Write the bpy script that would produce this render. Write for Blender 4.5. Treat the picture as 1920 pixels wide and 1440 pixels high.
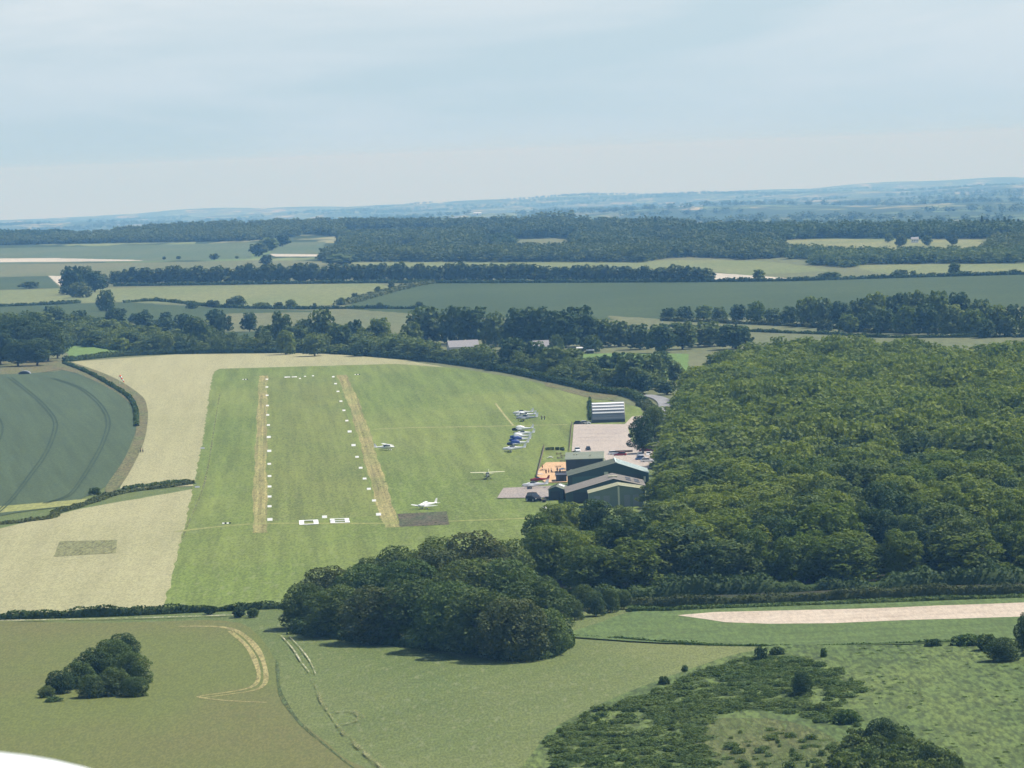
import bpy, bmesh, math, random
import numpy as np
from mathutils import Vector, Matrix
for o in list(bpy.data.objects): bpy.data.objects.remove(o)
scene = bpy.context.scene
COL = scene.collection
R = math.radians
# ------------------------------------------------------------------ camera
W_, H_, FPX = 1920, 1440, 8717.0
CAMZ = 98.0
YH = 287.0                       # eye level row in the middle column
ROLL = math.atan(0.038)
PITCH = math.atan((720 - YH) / FPX)
fw = Vector((0, math.cos(PITCH), -math.sin(PITCH)))
rt0 = Vector((1, 0, 0)); up0 = rt0.cross(fw)
rt = rt0 * math.cos(ROLL) - up0 * math.sin(ROLL)
up = up0 * math.cos(ROLL) + rt0 * math.sin(ROLL)
cam_d = bpy.data.cameras.new('camera'); cam = bpy.data.objects.new('camera', cam_d); COL.objects.link(cam)
M = Matrix((rt, up, -fw)).transposed().to_4x4(); M.translation = Vector((0, 0, CAMZ))
cam.matrix_world = M
cam_d.sensor_width = 36; cam_d.lens = 36 * FPX / W_
cam_d.clip_start = 0.3; cam_d.clip_end = 200000
cam_d.dof.use_dof = True; cam_d.dof.focus_distance = 1600; cam_d.dof.aperture_fstop = 55
scene.camera = cam
# ------------------------------------------------------------------ light
SUN_EL, SUN_AZ = 56.0, 68.0      # azimuth measured to the right of the view direction (+Y)
sd = Vector((math.sin(R(SUN_AZ)) * math.cos(R(SUN_EL)), math.cos(R(SUN_AZ)) * math.cos(R(SUN_EL)), math.sin(R(SUN_EL))))
sl = bpy.data.lights.new('sun', 'SUN'); sl.energy = 5.0; sl.angle = R(0.55); sl.color = (1.0, 0.955, 0.88)
so = bpy.data.objects.new('sun', sl); COL.objects.link(so)
so.rotation_euler = sd.to_track_quat('Z', 'Y').to_euler(); so.location = (300, 0, 600)
world = bpy.data.worlds.new('World'); scene.world = world; world.use_nodes = True
wt = world.node_tree; wt.nodes.clear()
def wn(t, **k):
    n = wt.nodes.new(t)
    for a, b in k.items(): setattr(n, a, b)
    return n
wo = wn('ShaderNodeOutputWorld'); bg = wn('ShaderNodeBackground'); bg.inputs[1].default_value = 0.078
sky = wn('ShaderNodeTexSky'); sky.sky_type = 'NISHITA'; sky.sun_disc = False
sky.sun_elevation = R(SUN_EL); sky.sun_rotation = R(SUN_AZ)
sky.altitude = 300; sky.air_density = 1.2; sky.dust_density = 0.15; sky.ozone_density = 3.0
tc = wn('ShaderNodeTexCoord'); sep = wn('ShaderNodeSeparateXYZ'); wt.links.new(tc.outputs['Generated'], sep.inputs[0])
mx = wn('ShaderNodeMath', operation='MAXIMUM'); mx.inputs[1].default_value = 0.10; wt.links.new(sep.outputs[2], mx.inputs[0])
cmb = wn('ShaderNodeCombineXYZ')
wt.links.new(sep.outputs[0], cmb.inputs[0]); wt.links.new(sep.outputs[1], cmb.inputs[1]); wt.links.new(mx.outputs[0], cmb.inputs[2])
wt.links.new(cmb.outputs[0], sky.inputs[0])
# thin high cloud: streaks laid out on direction (stretched along the horizon)
mp = wn('ShaderNodeMapping'); mp.inputs['Scale'].default_value = (8.0, 8.0, 48.0); mp.inputs['Location'].default_value = (0.35, 0.1, 0.15)
mp.inputs['Rotation'].default_value = (0, R(-4.0), 0)
wt.links.new(tc.outputs['Generated'], mp.inputs[0])
nz = wn('ShaderNodeTexNoise'); nz.inputs['Scale'].default_value = 1.0; nz.inputs['Detail'].default_value = 8; nz.inputs['Roughness'].default_value = 0.55; nz.inputs['Distortion'].default_value = 0.45
wt.links.new(mp.outputs[0], nz.inputs[0])
cr = wn('ShaderNodeMapRange'); cr.inputs[1].default_value = 0.38; cr.inputs[2].default_value = 0.58; cr.inputs[3].default_value = 0.34; cr.inputs[4].default_value = 0.92
wt.links.new(nz.outputs[0], cr.inputs[0])
mixc = wn('ShaderNodeMix', data_type='RGBA')
el = wn('ShaderNodeMapRange'); el.inputs[1].default_value = .10; el.inputs[2].default_value = .55; el.inputs[3].default_value = 1; el.inputs[4].default_value = .0
wt.links.new(sep.outputs[2], el.inputs[0]); em = wn('ShaderNodeMath', operation='MULTIPLY'); wt.links.new(cr.outputs[0], em.inputs[0]); wt.links.new(el.outputs[0], em.inputs[1])
wt.links.new(em.outputs[0], mixc.inputs[0])
gz = wn('ShaderNodeMapRange'); gz.inputs[1].default_value = -.005; gz.inputs[2].default_value = .05; wt.links.new(sep.outputs[2], gz.inputs[0])
gm = wn('ShaderNodeMix', data_type='RGBA'); gm.inputs[6].default_value = (5.3, 6.8, 8.0, 1); gm.inputs[7].default_value = (7.9, 8.5, 8.8, 1)
wt.links.new(gz.outputs[0], gm.inputs[0]); wt.links.new(gm.outputs[2], mixc.inputs[7])
tint = wn('ShaderNodeMix', data_type='RGBA', blend_type='MULTIPLY'); tint.inputs[0].default_value = 1
tint.inputs[7].default_value = (1.08, 1.08, 1.12, 1)
wt.links.new(sky.outputs[0], tint.inputs[6]); wt.links.new(tint.outputs[2], mixc.inputs[6])
wt.links.new(mixc.outputs[2], bg.inputs[0]); wt.links.new(bg.outputs[0], wo.inputs[0])
vs = scene.view_settings; vs.view_transform = 'Standard'; vs.look = 'None'; vs.gamma = 1; vs.exposure = 0.36; vs.use_curve_mapping = False
cy = scene.cycles
cy.max_bounces = 4; cy.diffuse_bounces = 2; cy.glossy_bounces = 2; cy.transmission_bounces = 3; cy.volume_bounces = 0
cy.use_denoising = True; cy.caustics_reflective = False; cy.caustics_refractive = False; cy.sample_clamp_indirect = 4
rng = np.random.default_rng(7); rnd = random.Random(11)

# ------------------------------------------------------------------ placing
def ray(px, py):
    return (fw + rt * ((px - W_ / 2) / FPX) + up * ((H_ / 2 - py) / FPX))
def P(px, py, z=0.0):
    d = ray(px, py); t = (z - CAMZ) / d.z
    return Vector((d.x * t, d.y * t, z))
def ext(p):                        # lines that run out of the picture carry on well beyond it
    if p[0] >= 1955: return (p[0] + 420, p[1] - (14 if p[1] > 500 else 6))
    if p[0] <= -50: return (p[0] - 420, p[1] + (14 if p[1] > 500 else 6))
    return p
def wind(x, y):                    # gentle value used for the relief of the far hills
    return (math.sin(x * .0011 + 1.3) * math.cos(y * .00043 + .4) + .5 * math.sin(x * .0023 + y * .0009) + .3 * math.cos(x * .0051 - y * .0017 + 2))
KN = [(-4000, 0), (6600, 0), (8000, -38), (12000, -97), (20000, -160), (27000, -205), (35000, -262), (36500, -300), (46000, -420)]
def hgt(x, y):
    for (a, za), (b, zb) in zip(KN, KN[1:]):
        if y <= b: z = za + (zb - za) * (y - a) / (b - a); break
    else: z = KN[-1][1]
    z = min(z, -62 * min(1, max(0, (y - 5000) / 1700)) * min(1, max(0, (x - 60) / 260)))   # the plateau breaks off sooner on the right
    k = min(1, max(0, (y - 6600) / 6000))
    return z + k * (11 + y * .00035) * wind(x, y) + k * 0.0016 * x * y / 35000
# ------------------------------------------------------------------ objects
def tag(o, label=None, cat=None, group=None, kind=None):
    if label: o['label'] = label
    if cat: o['category'] = cat
    if group: o['group'] = group
    if kind: o['kind'] = kind
    return o
def empty(name, loc, rz=0.0, sc=None):
    o = bpy.data.objects.new(name, None); COL.objects.link(o); o.location = loc; o.rotation_euler = (0, 0, rz); o.empty_display_size = .5
    if sc: o.scale = sc
    return o
def link(name, me, parent=None, mat=None):
    o = bpy.data.objects.new(name, me); COL.objects.link(o); o.parent = parent
    if mat is not None and len(me.materials) == 0: me.materials.append(mat)
    return o
def mesh_np(name, V, F, mat=None, smooth=False):
    """V (n,3) and F (m,k) arrays, k constant"""
    me = bpy.data.meshes.new(name); V = np.ascontiguousarray(V, np.float32); F = np.ascontiguousarray(F, np.int32)
    m, k = F.shape
    me.vertices.add(len(V)); me.vertices.foreach_set('co', V.ravel())
    me.loops.add(m * k); me.loops.foreach_set('vertex_index', F.ravel())
    me.polygons.add(m); me.polygons.foreach_set('loop_start', np.arange(0, m * k, k, dtype=np.int32))
    me.update(calc_edges=True); me.validate()
    if mat: me.materials.append(mat)
    if smooth: me.polygons.foreach_set('use_smooth', np.ones(len(me.polygons), bool))
    return me
class MB:
    """collects boxes, tubes and lofts for ONE mesh"""
    def __init__(s): s.v = []; s.f = []
    def add(s, vs, fs):
        b = len(s.v); s.v += [tuple(v) for v in vs]; s.f += [tuple(i + b for i in f) for f in fs]; return s
    def box(s, x0, y0, z0, x1, y1, z1):
        return s.add([(x0, y0, z0), (x1, y0, z0), (x1, y1, z0), (x0, y1, z0), (x0, y0, z1), (x1, y0, z1), (x1, y1, z1), (x0, y1, z1)],
                     [(0, 3, 2, 1), (4, 5, 6, 7), (0, 1, 5, 4), (1, 2, 6, 5), (2, 3, 7, 6), (3, 0, 4, 7)])
    def loft(s, rings, cap=True):
        n = len(rings[0]); vs = [v for r_ in rings for v in r_]; fs = []
        for i in range(len(rings) - 1):
            for j in range(n):
                a = i * n + j; b = i * n + (j + 1) % n
                fs.append((a, b, b + n, a + n))
        if cap: fs.append(tuple(range(n))[::-1]); fs.append(tuple((len(rings) - 1) * n + j for j in range(n)))
        return s.add(vs, fs)
    def tube(s, a, b, ra, rb=None, n=7):
        a = Vector(a); b = Vector(b); rb = ra if rb is None else rb
        d = (b - a).normalized(); u = d.orthogonal().normalized(); w = d.cross(u)
        ring = lambda c, r_: [c + u * (r_ * math.cos(t * 2 * math.pi / n)) + w * (r_ * math.sin(t * 2 * math.pi / n)) for t in range(n)]
        return s.loft([ring(a, ra), ring(b, rb)])
    def prism(s, poly, axis, a, b):
        """poly of 2-D points extruded along an axis from a to b"""
        f = {'x': lambda p, t: (t, p[0], p[1]), 'y': lambda p, t: (p[0], t, p[1]), 'z': lambda p, t: (p[0], p[1], t)}[axis]
        return s.loft([[f(p, a) for p in poly], [f(p, b) for p in poly]])
    def build(s, name, mat, parent=None, smooth=False, bevel=0):
        me = bpy.data.meshes.new(name); me.from_pydata(s.v, [], s.f)
        bm = bmesh.new(); bm.from_mesh(me); bmesh.ops.recalc_face_normals(bm, faces=bm.faces); bm.to_mesh(me); bm.free()
        if smooth:
            for p in me.polygons: p.use_smooth = True
        me.materials.append(mat)
        o = bpy.data.objects.new(name, me); COL.objects.link(o); o.parent = parent
        if bevel:
            m = o.modifiers.new('bevel', 'BEVEL'); m.width = bevel; m.segments = 2; m.limit_method = 'ANGLE'
        return o
def copy_tree(o, parent=None):
    c = o.copy(); COL.objects.link(c); c.parent = parent
    for ch in [q for q in o.children]: copy_tree(ch, c)
    return c
ORD = ['first', 'second', 'third', 'fourth', 'fifth', 'sixth', 'seventh', 'eighth', 'ninth', 'tenth', 'eleventh', 'twelfth', 'thirteenth', 'fourteenth', 'fifteenth', 'sixteenth', 'seventeenth', 'eighteenth', 'nineteenth', 'twentieth']
_t = ['twenty', 'thirty', 'forty', 'fifty', 'sixty']
for t_ in _t:
    if t_ != 'twenty': ORD.append(t_[:-1] + 'ieth')
    ORD += [t_ + '-' + w for w in ORD[:9]]
# ------------------------------------------------------------------ materials
def mat_new(name):
    m = bpy.data.materials.new(name); m.use_nodes = True; t = m.node_tree; t.nodes.clear()
    return m, t
def nd(t, typ, **k):
    n = t.nodes.new(typ)
    for a, b in k.items(): setattr(n, a, b)
    return n
def c4(c): return (c[0], c[1], c[2], 1)
def simple(name, col, rough=.6, metal=0.0, var=.12, scale=.6, spec=.5):
    m, t = mat_new(name); o = nd(t, 'ShaderNodeOutputMaterial'); b = nd(t, 'ShaderNodeBsdfPrincipled')
    b.inputs['Roughness'].default_value = rough; b.inputs['Metallic'].default_value = metal; b.inputs['Specular IOR Level'].default_value = spec
    g = nd(t, 'ShaderNodeTexCoord'); n = nd(t, 'ShaderNodeTexNoise'); n.inputs['Scale'].default_value = scale; n.inputs['Detail'].default_value = 5
    t.links.new(g.outputs['Object'], n.inputs[0])
    mx_ = nd(t, 'ShaderNodeMix', data_type='RGBA'); t.links.new(n.outputs[0], mx_.inputs[0])
    mx_.inputs[6].default_value = c4([c * (1 - var) for c in col]); mx_.inputs[7].default_value = c4([min(1, c * (1 + var)) for c in col])
    t.links.new(mx_.outputs[2], b.inputs['Base Color']); t.links.new(b.outputs[0], o.inputs[0]); return m
def leafmat(name, dark, fresh, warm, trans=.3, objvar=.5):
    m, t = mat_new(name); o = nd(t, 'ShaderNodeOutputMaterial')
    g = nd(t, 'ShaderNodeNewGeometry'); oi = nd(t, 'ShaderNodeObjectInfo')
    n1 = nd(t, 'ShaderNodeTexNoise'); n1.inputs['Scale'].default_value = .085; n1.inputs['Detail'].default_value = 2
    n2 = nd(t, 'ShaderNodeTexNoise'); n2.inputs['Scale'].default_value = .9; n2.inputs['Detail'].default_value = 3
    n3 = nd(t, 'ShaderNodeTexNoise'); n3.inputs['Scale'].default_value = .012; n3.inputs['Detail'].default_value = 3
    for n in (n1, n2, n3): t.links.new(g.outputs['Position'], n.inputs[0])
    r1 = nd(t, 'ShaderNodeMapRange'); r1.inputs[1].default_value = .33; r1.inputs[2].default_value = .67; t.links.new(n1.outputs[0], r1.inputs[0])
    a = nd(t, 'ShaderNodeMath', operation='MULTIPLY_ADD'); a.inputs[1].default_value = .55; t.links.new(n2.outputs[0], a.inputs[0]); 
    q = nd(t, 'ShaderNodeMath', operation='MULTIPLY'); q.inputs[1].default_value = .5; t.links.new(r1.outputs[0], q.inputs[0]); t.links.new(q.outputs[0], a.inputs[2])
    m1 = nd(t, 'ShaderNodeMix', data_type='RGBA'); t.links.new(a.outputs[0], m1.inputs[0]); m1.inputs[6].default_value = c4(dark); m1.inputs[7].default_value = c4(fresh)  # two leaf tones mixed by noise
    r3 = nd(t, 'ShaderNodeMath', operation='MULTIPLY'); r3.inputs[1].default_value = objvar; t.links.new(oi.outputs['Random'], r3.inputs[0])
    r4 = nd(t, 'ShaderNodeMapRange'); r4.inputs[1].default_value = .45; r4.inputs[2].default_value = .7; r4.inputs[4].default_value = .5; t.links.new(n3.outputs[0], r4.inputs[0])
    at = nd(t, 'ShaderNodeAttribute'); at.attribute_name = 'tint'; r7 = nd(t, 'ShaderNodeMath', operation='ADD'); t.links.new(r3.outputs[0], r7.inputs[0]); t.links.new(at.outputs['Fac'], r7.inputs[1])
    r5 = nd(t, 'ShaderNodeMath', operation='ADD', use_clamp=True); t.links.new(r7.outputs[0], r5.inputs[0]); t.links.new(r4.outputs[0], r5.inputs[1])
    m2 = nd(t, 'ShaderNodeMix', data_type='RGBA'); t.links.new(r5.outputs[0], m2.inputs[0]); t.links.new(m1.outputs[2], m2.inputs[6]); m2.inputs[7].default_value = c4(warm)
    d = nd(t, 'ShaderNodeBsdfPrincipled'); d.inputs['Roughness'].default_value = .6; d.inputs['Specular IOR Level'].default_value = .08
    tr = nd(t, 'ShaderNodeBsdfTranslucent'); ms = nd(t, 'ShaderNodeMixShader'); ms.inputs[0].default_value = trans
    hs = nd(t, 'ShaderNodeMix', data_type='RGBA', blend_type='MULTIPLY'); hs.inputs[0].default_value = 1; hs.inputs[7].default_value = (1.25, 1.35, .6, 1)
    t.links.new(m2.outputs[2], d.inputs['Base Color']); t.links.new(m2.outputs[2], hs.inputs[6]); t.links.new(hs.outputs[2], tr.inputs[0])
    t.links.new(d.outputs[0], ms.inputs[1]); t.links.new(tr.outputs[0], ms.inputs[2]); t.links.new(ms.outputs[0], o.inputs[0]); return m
def groundmat(name, c1, c2, c3=None, s=.02, fine=.5, stripe=None, amt=.5, grain=.35, broken=None, patch=(.42, .62)):
    """c1/c2 broad patches, c3 small tufts; stripe=(angle, period m) mowing or drilling lines"""
    m, t = mat_new(name); o = nd(t, 'ShaderNodeOutputMaterial'); b = nd(t, 'ShaderNodeBsdfPrincipled')
    b.inputs['Roughness'].default_value = .85; b.inputs['Specular IOR Level'].default_value = .15
    g = nd(t, 'ShaderNodeNewGeometry')
    mp_ = nd(t, 'ShaderNodeMapping'); t.links.new(g.outputs['Position'], mp_.inputs[0]); mp_.inputs['Scale'].default_value = (1, .35, 1)
    n1 = nd(t, 'ShaderNodeTexNoise'); n1.inputs['Scale'].default_value = s; n1.inputs['Detail'].default_value = 6; n1.inputs['Roughness'].default_value = .6
    t.links.new(mp_.outputs[0], n1.inputs[0])
    r1 = nd(t, 'ShaderNodeMapRange'); r1.inputs[1].default_value = patch[0]; r1.inputs[2].default_value = patch[1]; t.links.new(n1.outputs[0], r1.inputs[0])
    m1 = nd(t, 'ShaderNodeMix', data_type='RGBA'); t.links.new(r1.outputs[0], m1.inputs[0]); m1.inputs[6].default_value = c4(c1); m1.inputs[7].default_value = c4(c2)
    cur = m1.outputs[2]
    n2 = nd(t, 'ShaderNodeTexNoise'); n2.inputs['Scale'].default_value = fine * 2.4; n2.inputs['Detail'].default_value = 3; n2.inputs['Roughness'].default_value = .65
    mp2 = nd(t, 'ShaderNodeMapping'); t.links.new(g.outputs['Position'], mp2.inputs[0]); mp2.inputs['Scale'].default_value = (1, .17, 1); t.links.new(mp2.outputs[0], n2.inputs[0])
    r2 = nd(t, 'ShaderNodeMapRange'); r2.inputs[1].default_value = .38; r2.inputs[2].default_value = .62; r2.inputs[3].default_value = 1 - grain; r2.inputs[4].default_value = 1 + grain
    t.links.new(n2.outputs[0], r2.inputs[0])
    def mul(cur, fac):
        v = nd(t, 'ShaderNodeMix', data_type='RGBA', blend_type='MULTIPLY'); v.inputs[0].default_value = 1
        cc = nd(t, 'ShaderNodeCombineXYZ'); [t.links.new(fac, cc.inputs[i]) for i in range(3)]
        t.links.new(cur, v.inputs[6]); t.links.new(cc.outputs[0], v.inputs[7]); return v.outputs[2]
    cur = mul(cur, r2.outputs[0])
    if c3:
        n3 = nd(t, 'ShaderNodeTexNoise'); n3.inputs['Scale'].default_value = fine * .8; n3.inputs['Detail'].default_value = 4; n3.inputs['Roughness'].default_value = .7
        mp4 = nd(t, 'ShaderNodeMapping'); t.links.new(g.outputs['Position'], mp4.inputs[0]); mp4.inputs['Scale'].default_value = (1, .16, 1); mp4.inputs['Location'].default_value = (53, 17, 5); t.links.new(mp4.outputs[0], n3.inputs[0])
        r3 = nd(t, 'ShaderNodeMapRange'); r3.inputs[1].default_value = .54; r3.inputs[2].default_value = .72; t.links.new(n3.outputs[0], r3.inputs[0])
        m3 = nd(t, 'ShaderNodeMix', data_type='RGBA'); t.links.new(r3.outputs[0], m3.inputs[0]); t.links.new(cur, m3.inputs[6]); m3.inputs[7].default_value = c4(c3); cur = m3.outputs[2]
    if stripe:
        ang, per = stripe
        mp3 = nd(t, 'ShaderNodeMapping'); t.links.new(g.outputs['Position'], mp3.inputs[0]); mp3.inputs['Rotation'].default_value = (0, 0, ang); mp5 = nd(t, 'ShaderNodeMapping'); mp5.inputs['Scale'].default_value = (1 / per, .006, 1); t.links.new(mp3.outputs[0], mp5.inputs[0])
        n4 = nd(t, 'ShaderNodeTexNoise'); n4.inputs['Scale'].default_value = 1; n4.inputs['Detail'].default_value = 3; n4.inputs['Roughness'].default_value = .7; t.links.new(mp5.outputs[0], n4.inputs[0])
        r4 = nd(t, 'ShaderNodeMapRange'); r4.inputs[1].default_value = .35; r4.inputs[2].default_value = .65; r4.inputs[3].default_value = 1 - amt; r4.inputs[4].default_value = 1 + amt
        t.links.new(n4.outputs[0], r4.inputs[0]); cur = mul(cur, r4.outputs[0])
    bp = nd(t, 'ShaderNodeBump'); bp.inputs['Strength'].default_value = .10; bp.inputs['Distance'].default_value = .2; t.links.new(n2.outputs[0], bp.inputs['Height'])
    t.links.new(bp.outputs[0], b.inputs['Normal'])
    t.links.new(cur, b.inputs['Base Color'])
    if broken is not None:          # the grass shows through between the worn spots
        n6 = nd(t, 'ShaderNodeTexNoise'); n6.inputs['Scale'].default_value = .9; n6.inputs['Detail'].default_value = 6; n6.inputs['Roughness'].default_value = .7
        mp6 = nd(t, 'ShaderNodeMapping'); mp6.inputs['Scale'].default_value = (1, .12, 1); t.links.new(g.outputs['Position'], mp6.inputs[0]); t.links.new(mp6.outputs[0], n6.inputs[0])
        r6 = nd(t, 'ShaderNodeMapRange'); r6.inputs[1].default_value = broken - .13; r6.inputs[2].default_value = broken + .13; t.links.new(n6.outputs[0], r6.inputs[0]); t.links.new(r6.outputs[0], b.inputs['Alpha'])
    t.links.new(b.outputs[0], o.inputs[0]); return m

RWD = -2.9
G = {
 'air':   groundmat('airfield_grass', (.118, .158, .031), (.152, .184, .042), (.18, .21, .080), s=.012, fine=.7, stripe=(R(RWD), 4.5), amt=.17, grain=.24),
 'strip': groundmat('runway_grass', (.122, .152, .034), (.148, .172, .040), (.18, .195, .070), s=.02, fine=.7, stripe=(R(RWD), 3.0), amt=.16, grain=.26),
 'worn':  groundmat('worn_grass', (.25, .22, .085), (.195, .20, .065), (.28, .25, .105), s=.05, fine=.8, stripe=(R(RWD), 1.1), amt=.3, grain=.3, broken=.32),
 'hay':   groundmat('hay_field', (.300, .285, .150), (.270, .262, .132), (.325, .305, .17), s=.009, fine=.8, grain=.17, stripe=(R(RWD), 6), amt=.06),
 'crop':  groundmat('young_crop', (.056, .082, .036), (.066, .094, .042), None, s=.008, fine=.5, grain=.14, stripe=(R(-8), 3.2), amt=.12),
 'verge': groundmat('rough_verge', (.13, .115, .05), (.11, .125, .045), (.15, .14, .07), s=.06, fine=.5, grain=.35),
 'past':  groundmat('pasture', (.096, .128, .036), (.142, .160, .052), (.17, .19, .085), s=.009, fine=1.0, grain=.24, stripe=(R(24), 5), amt=.07),
 'olive': groundmat('olive_meadow', (.118, .138, .036), (.134, .120, .046), (.105, .122, .036), s=.007, fine=1.0, grain=.18),
 'lush':  groundmat('lush_pasture', (.075, .110, .028), (.10, .132, .034), (.06, .085, .028), s=.03, fine=.5, grain=.45),
 'green': groundmat('green_strip', (.085, .125, .035), (.10, .145, .042), (.075, .10, .03), s=.03, fine=.6, grain=.22, stripe=(R(86), 4), amt=.10),
 'pink':  groundmat('bare_chalk_soil', (.46, .385, .295), (.42, .345, .26), (.50, .43, .33), s=.03, fine=.6, grain=.12, stripe=(R(84), 5), amt=.07),
 'far1':  groundmat('far_field_light', (.14, .165, .060), (.165, .18, .070), None, s=.008, fine=.1, grain=.12),
 'park': groundmat('straw_park', (.19, .195, .075), (.15, .17, .065), None, s=.02, fine=.15, grain=.2), 'far2':  groundmat('far_field_dark', (.040, .064, .018), (.050, .075, .022), None, s=.008, fine=.12, grain=.10, stripe=(R(80), 9), amt=.08),
 'far3':  groundmat('far_field_olive', (.115, .13, .055), (.135, .14, .062), None, s=.008, fine=.1, grain=.12),
 'far4':  groundmat('far_field_green', (.075, .110, .050), (.095, .12, .058), None, s=.008, fine=.1, grain=.12),
 'bright': groundmat('bright_grass', (.11, .18, .04), (.125, .195, .05), None, s=.02, fine=.3, grain=.15),
 'yel':   groundmat('yellow_grass', (.22, .235, .07), (.25, .25, .09), None, s=.02, fine=.4, grain=.18),
 'chalk': groundmat('far_chalk', (.44, .40, .32), (.38, .35, .28), None, s=.01, fine=.1, grain=.08),
 'heath': groundmat('dark_mown_patch', (.088, .076, .044), (.062, .080, .034), (.12, .095, .06), s=.1, fine=.7, grain=.4, broken=.30),
 'track': groundmat('wheel_track', (.29, .25, .105), (.23, .21, .08), None, s=.1, fine=.8, grain=.3, broken=.30),
 'hollow': groundmat('hollow_grass', (.100, .125, .036), (.112, .118, .040), None, s=.05, fine=.8, grain=.3, broken=.46), 'shaded_litter': groundmat('shaded_woodland_floor', (.045, .045, .022), (.035, .045, .02), None, s=.1, fine=.6, grain=.3), 'ditch': groundmat('ditch_growth', (.07, .10, .035), (.085, .11, .04), None, s=.1, fine=.8, grain=.3, broken=.45), 'line': groundmat('faint_line', (.32, .30, .13), (.27, .26, .11), None, s=.1, fine=.8, grain=.2), 'faint': groundmat('faint_track', (.20, .20, .085), (.17, .175, .07), None, s=.1, fine=.8, grain=.35, broken=.53), 'cut': groundmat('cut_hay_patch', (.19, .19, .085), (.17, .175, .075), None, s=.1, fine=.8, grain=.3, broken=.38),
 'white_track': groundmat('chalk_track', (.40, .38, .26), (.28, .28, .15), None, s=.12, fine=.7, grain=.35, broken=.47),
 'tram':  groundmat('crop_tramline', (.030, .052, .028), (.040, .062, .032), None, s=.1, fine=.8, grain=.25),
 'tar':   groundmat('old_tarmac', (.29, .25, .215), (.26, .23, .21), (.32, .28, .235), s=.05, fine=.8, grain=.16),
 'road':  groundmat('road_surface', (.25, .25, .25), (.22, .22, .22), None, s=.05, fine=.8, grain=.12),
 'car':   groundmat('gravel_car_park', (.39, .335, .28), (.36, .31, .265), (.42, .36, .29), s=.05, fine=.8, grain=.14),
 'deck':  groundmat('orange_patio', (.54, .355, .195), (.50, .32, .17), (.56, .39, .24), s=.1, fine=.8, grain=.10),
}
# far land: a patchwork of woods and fields
def farland():
    m, t = mat_new('ground_far_country'); o = nd(t, 'ShaderNodeOutputMaterial'); b = nd(t, 'ShaderNodeBsdfPrincipled'); b.inputs['Roughness'].default_value = .9; b.inputs['Specular IOR Level'].default_value = .1
    g = nd(t, 'ShaderNodeNewGeometry'); mp_ = nd(t, 'ShaderNodeMapping'); mp_.inputs['Scale'].default_value = (.0050, .0013, 0); t.links.new(g.outputs['Position'], mp_.inputs[0])
    nzz = nd(t, 'ShaderNodeTexNoise'); nzz.inputs['Scale'].default_value = 1.3; t.links.new(mp_.outputs[0], nzz.inputs[0])
    v = nd(t, 'ShaderNodeTexVoronoi'); v.inputs['Scale'].default_value = 1.5; t.links.new(mp_.outputs[0], v.inputs[0])
    ramp = nd(t, 'ShaderNodeValToRGB'); e = ramp.color_ramp; e.interpolation = 'CONSTANT'
    sx = nd(t, 'ShaderNodeSeparateColor'); t.links.new(v.outputs['Color'], sx.inputs[0]); t.links.new(sx.outputs[0], ramp.inputs[0])
    cols = [(0, (.04, .065, .025)), (.28, (.10, .14, .05)), (.42, (.17, .20, .08)), (.6, (.03, .05, .02)), (.72, (.22, .22, .11)), (.86, (.32, .29, .18)), (.93, (.12, .17, .06))]
    e.elements[0].position = 0; e.elements[0].color = c4(cols[0][1]); e.elements[1].position = cols[1][0]; e.elements[1].color = c4(cols[1][1])
    for p, c in cols[2:]: q = e.elements.new(p); q.color = c4(c)
    n2 = nd(t, 'ShaderNodeTexNoise'); n2.inputs['Scale'].default_value = 2.6; n2.inputs['Detail'].default_value = 6; t.links.new(mp_.outputs[0], n2.inputs[0])
    r = nd(t, 'ShaderNodeMapRange'); r.inputs[1].default_value = .44; r.inputs[2].default_value = .55; t.links.new(n2.outputs[0], r.inputs[0])
    mm = nd(t, 'ShaderNodeMix', data_type='RGBA'); t.links.new(r.outputs[0], mm.inputs[0]); t.links.new(ramp.outputs[0], mm.inputs[6]); mm.inputs[7].default_value = (.035, .055, .022, 1)
    t.links.new(mm.outputs[2], b.inputs['Base Color']); t.links.new(b.outputs[0], o.inputs[0]); return m
M_FAR = farland()
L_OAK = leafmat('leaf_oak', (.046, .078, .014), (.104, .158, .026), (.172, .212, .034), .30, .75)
L_BRIGHT = leafmat('leaf_bright', (.060, .095, .014), (.128, .184, .026), (.195, .232, .034), .32, .6)  # brighter leaf; sunlight on the wood's far canopy is put into its colour
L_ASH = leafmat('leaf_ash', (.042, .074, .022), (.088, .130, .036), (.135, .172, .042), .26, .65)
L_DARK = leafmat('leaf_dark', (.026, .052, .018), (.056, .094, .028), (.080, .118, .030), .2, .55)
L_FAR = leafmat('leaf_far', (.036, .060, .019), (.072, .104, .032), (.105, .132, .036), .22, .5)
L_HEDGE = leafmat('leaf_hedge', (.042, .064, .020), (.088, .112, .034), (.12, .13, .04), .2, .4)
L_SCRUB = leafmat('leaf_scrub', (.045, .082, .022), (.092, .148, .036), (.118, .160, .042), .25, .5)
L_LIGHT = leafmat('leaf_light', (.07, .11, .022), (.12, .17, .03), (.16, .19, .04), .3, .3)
BARK = simple('bark', (.09, .07, .05), .9)
WHITE = simple('white_paint', (.80, .80, .78), .35, 0, .03)
CHALKP = simple('white_board', (.78, .78, .74), .7, 0, .05)
BLACKP = simple('black_paint', (.008, .008, .010), .6, spec=.15)
DARKG = simple('dark_glass', (.03, .04, .05), .08, 0, .1)
BLUEC = simple('blue_cover', (.02, .055, .24), .7, 0, .15)
NAVY = simple('navy_paint', (.02, .03, .09), .3)
RED = simple('red_paint', (.30, .02, .03), .3)
SILV = simple('silver_paint', (.45, .47, .48), .35, .3)
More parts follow.
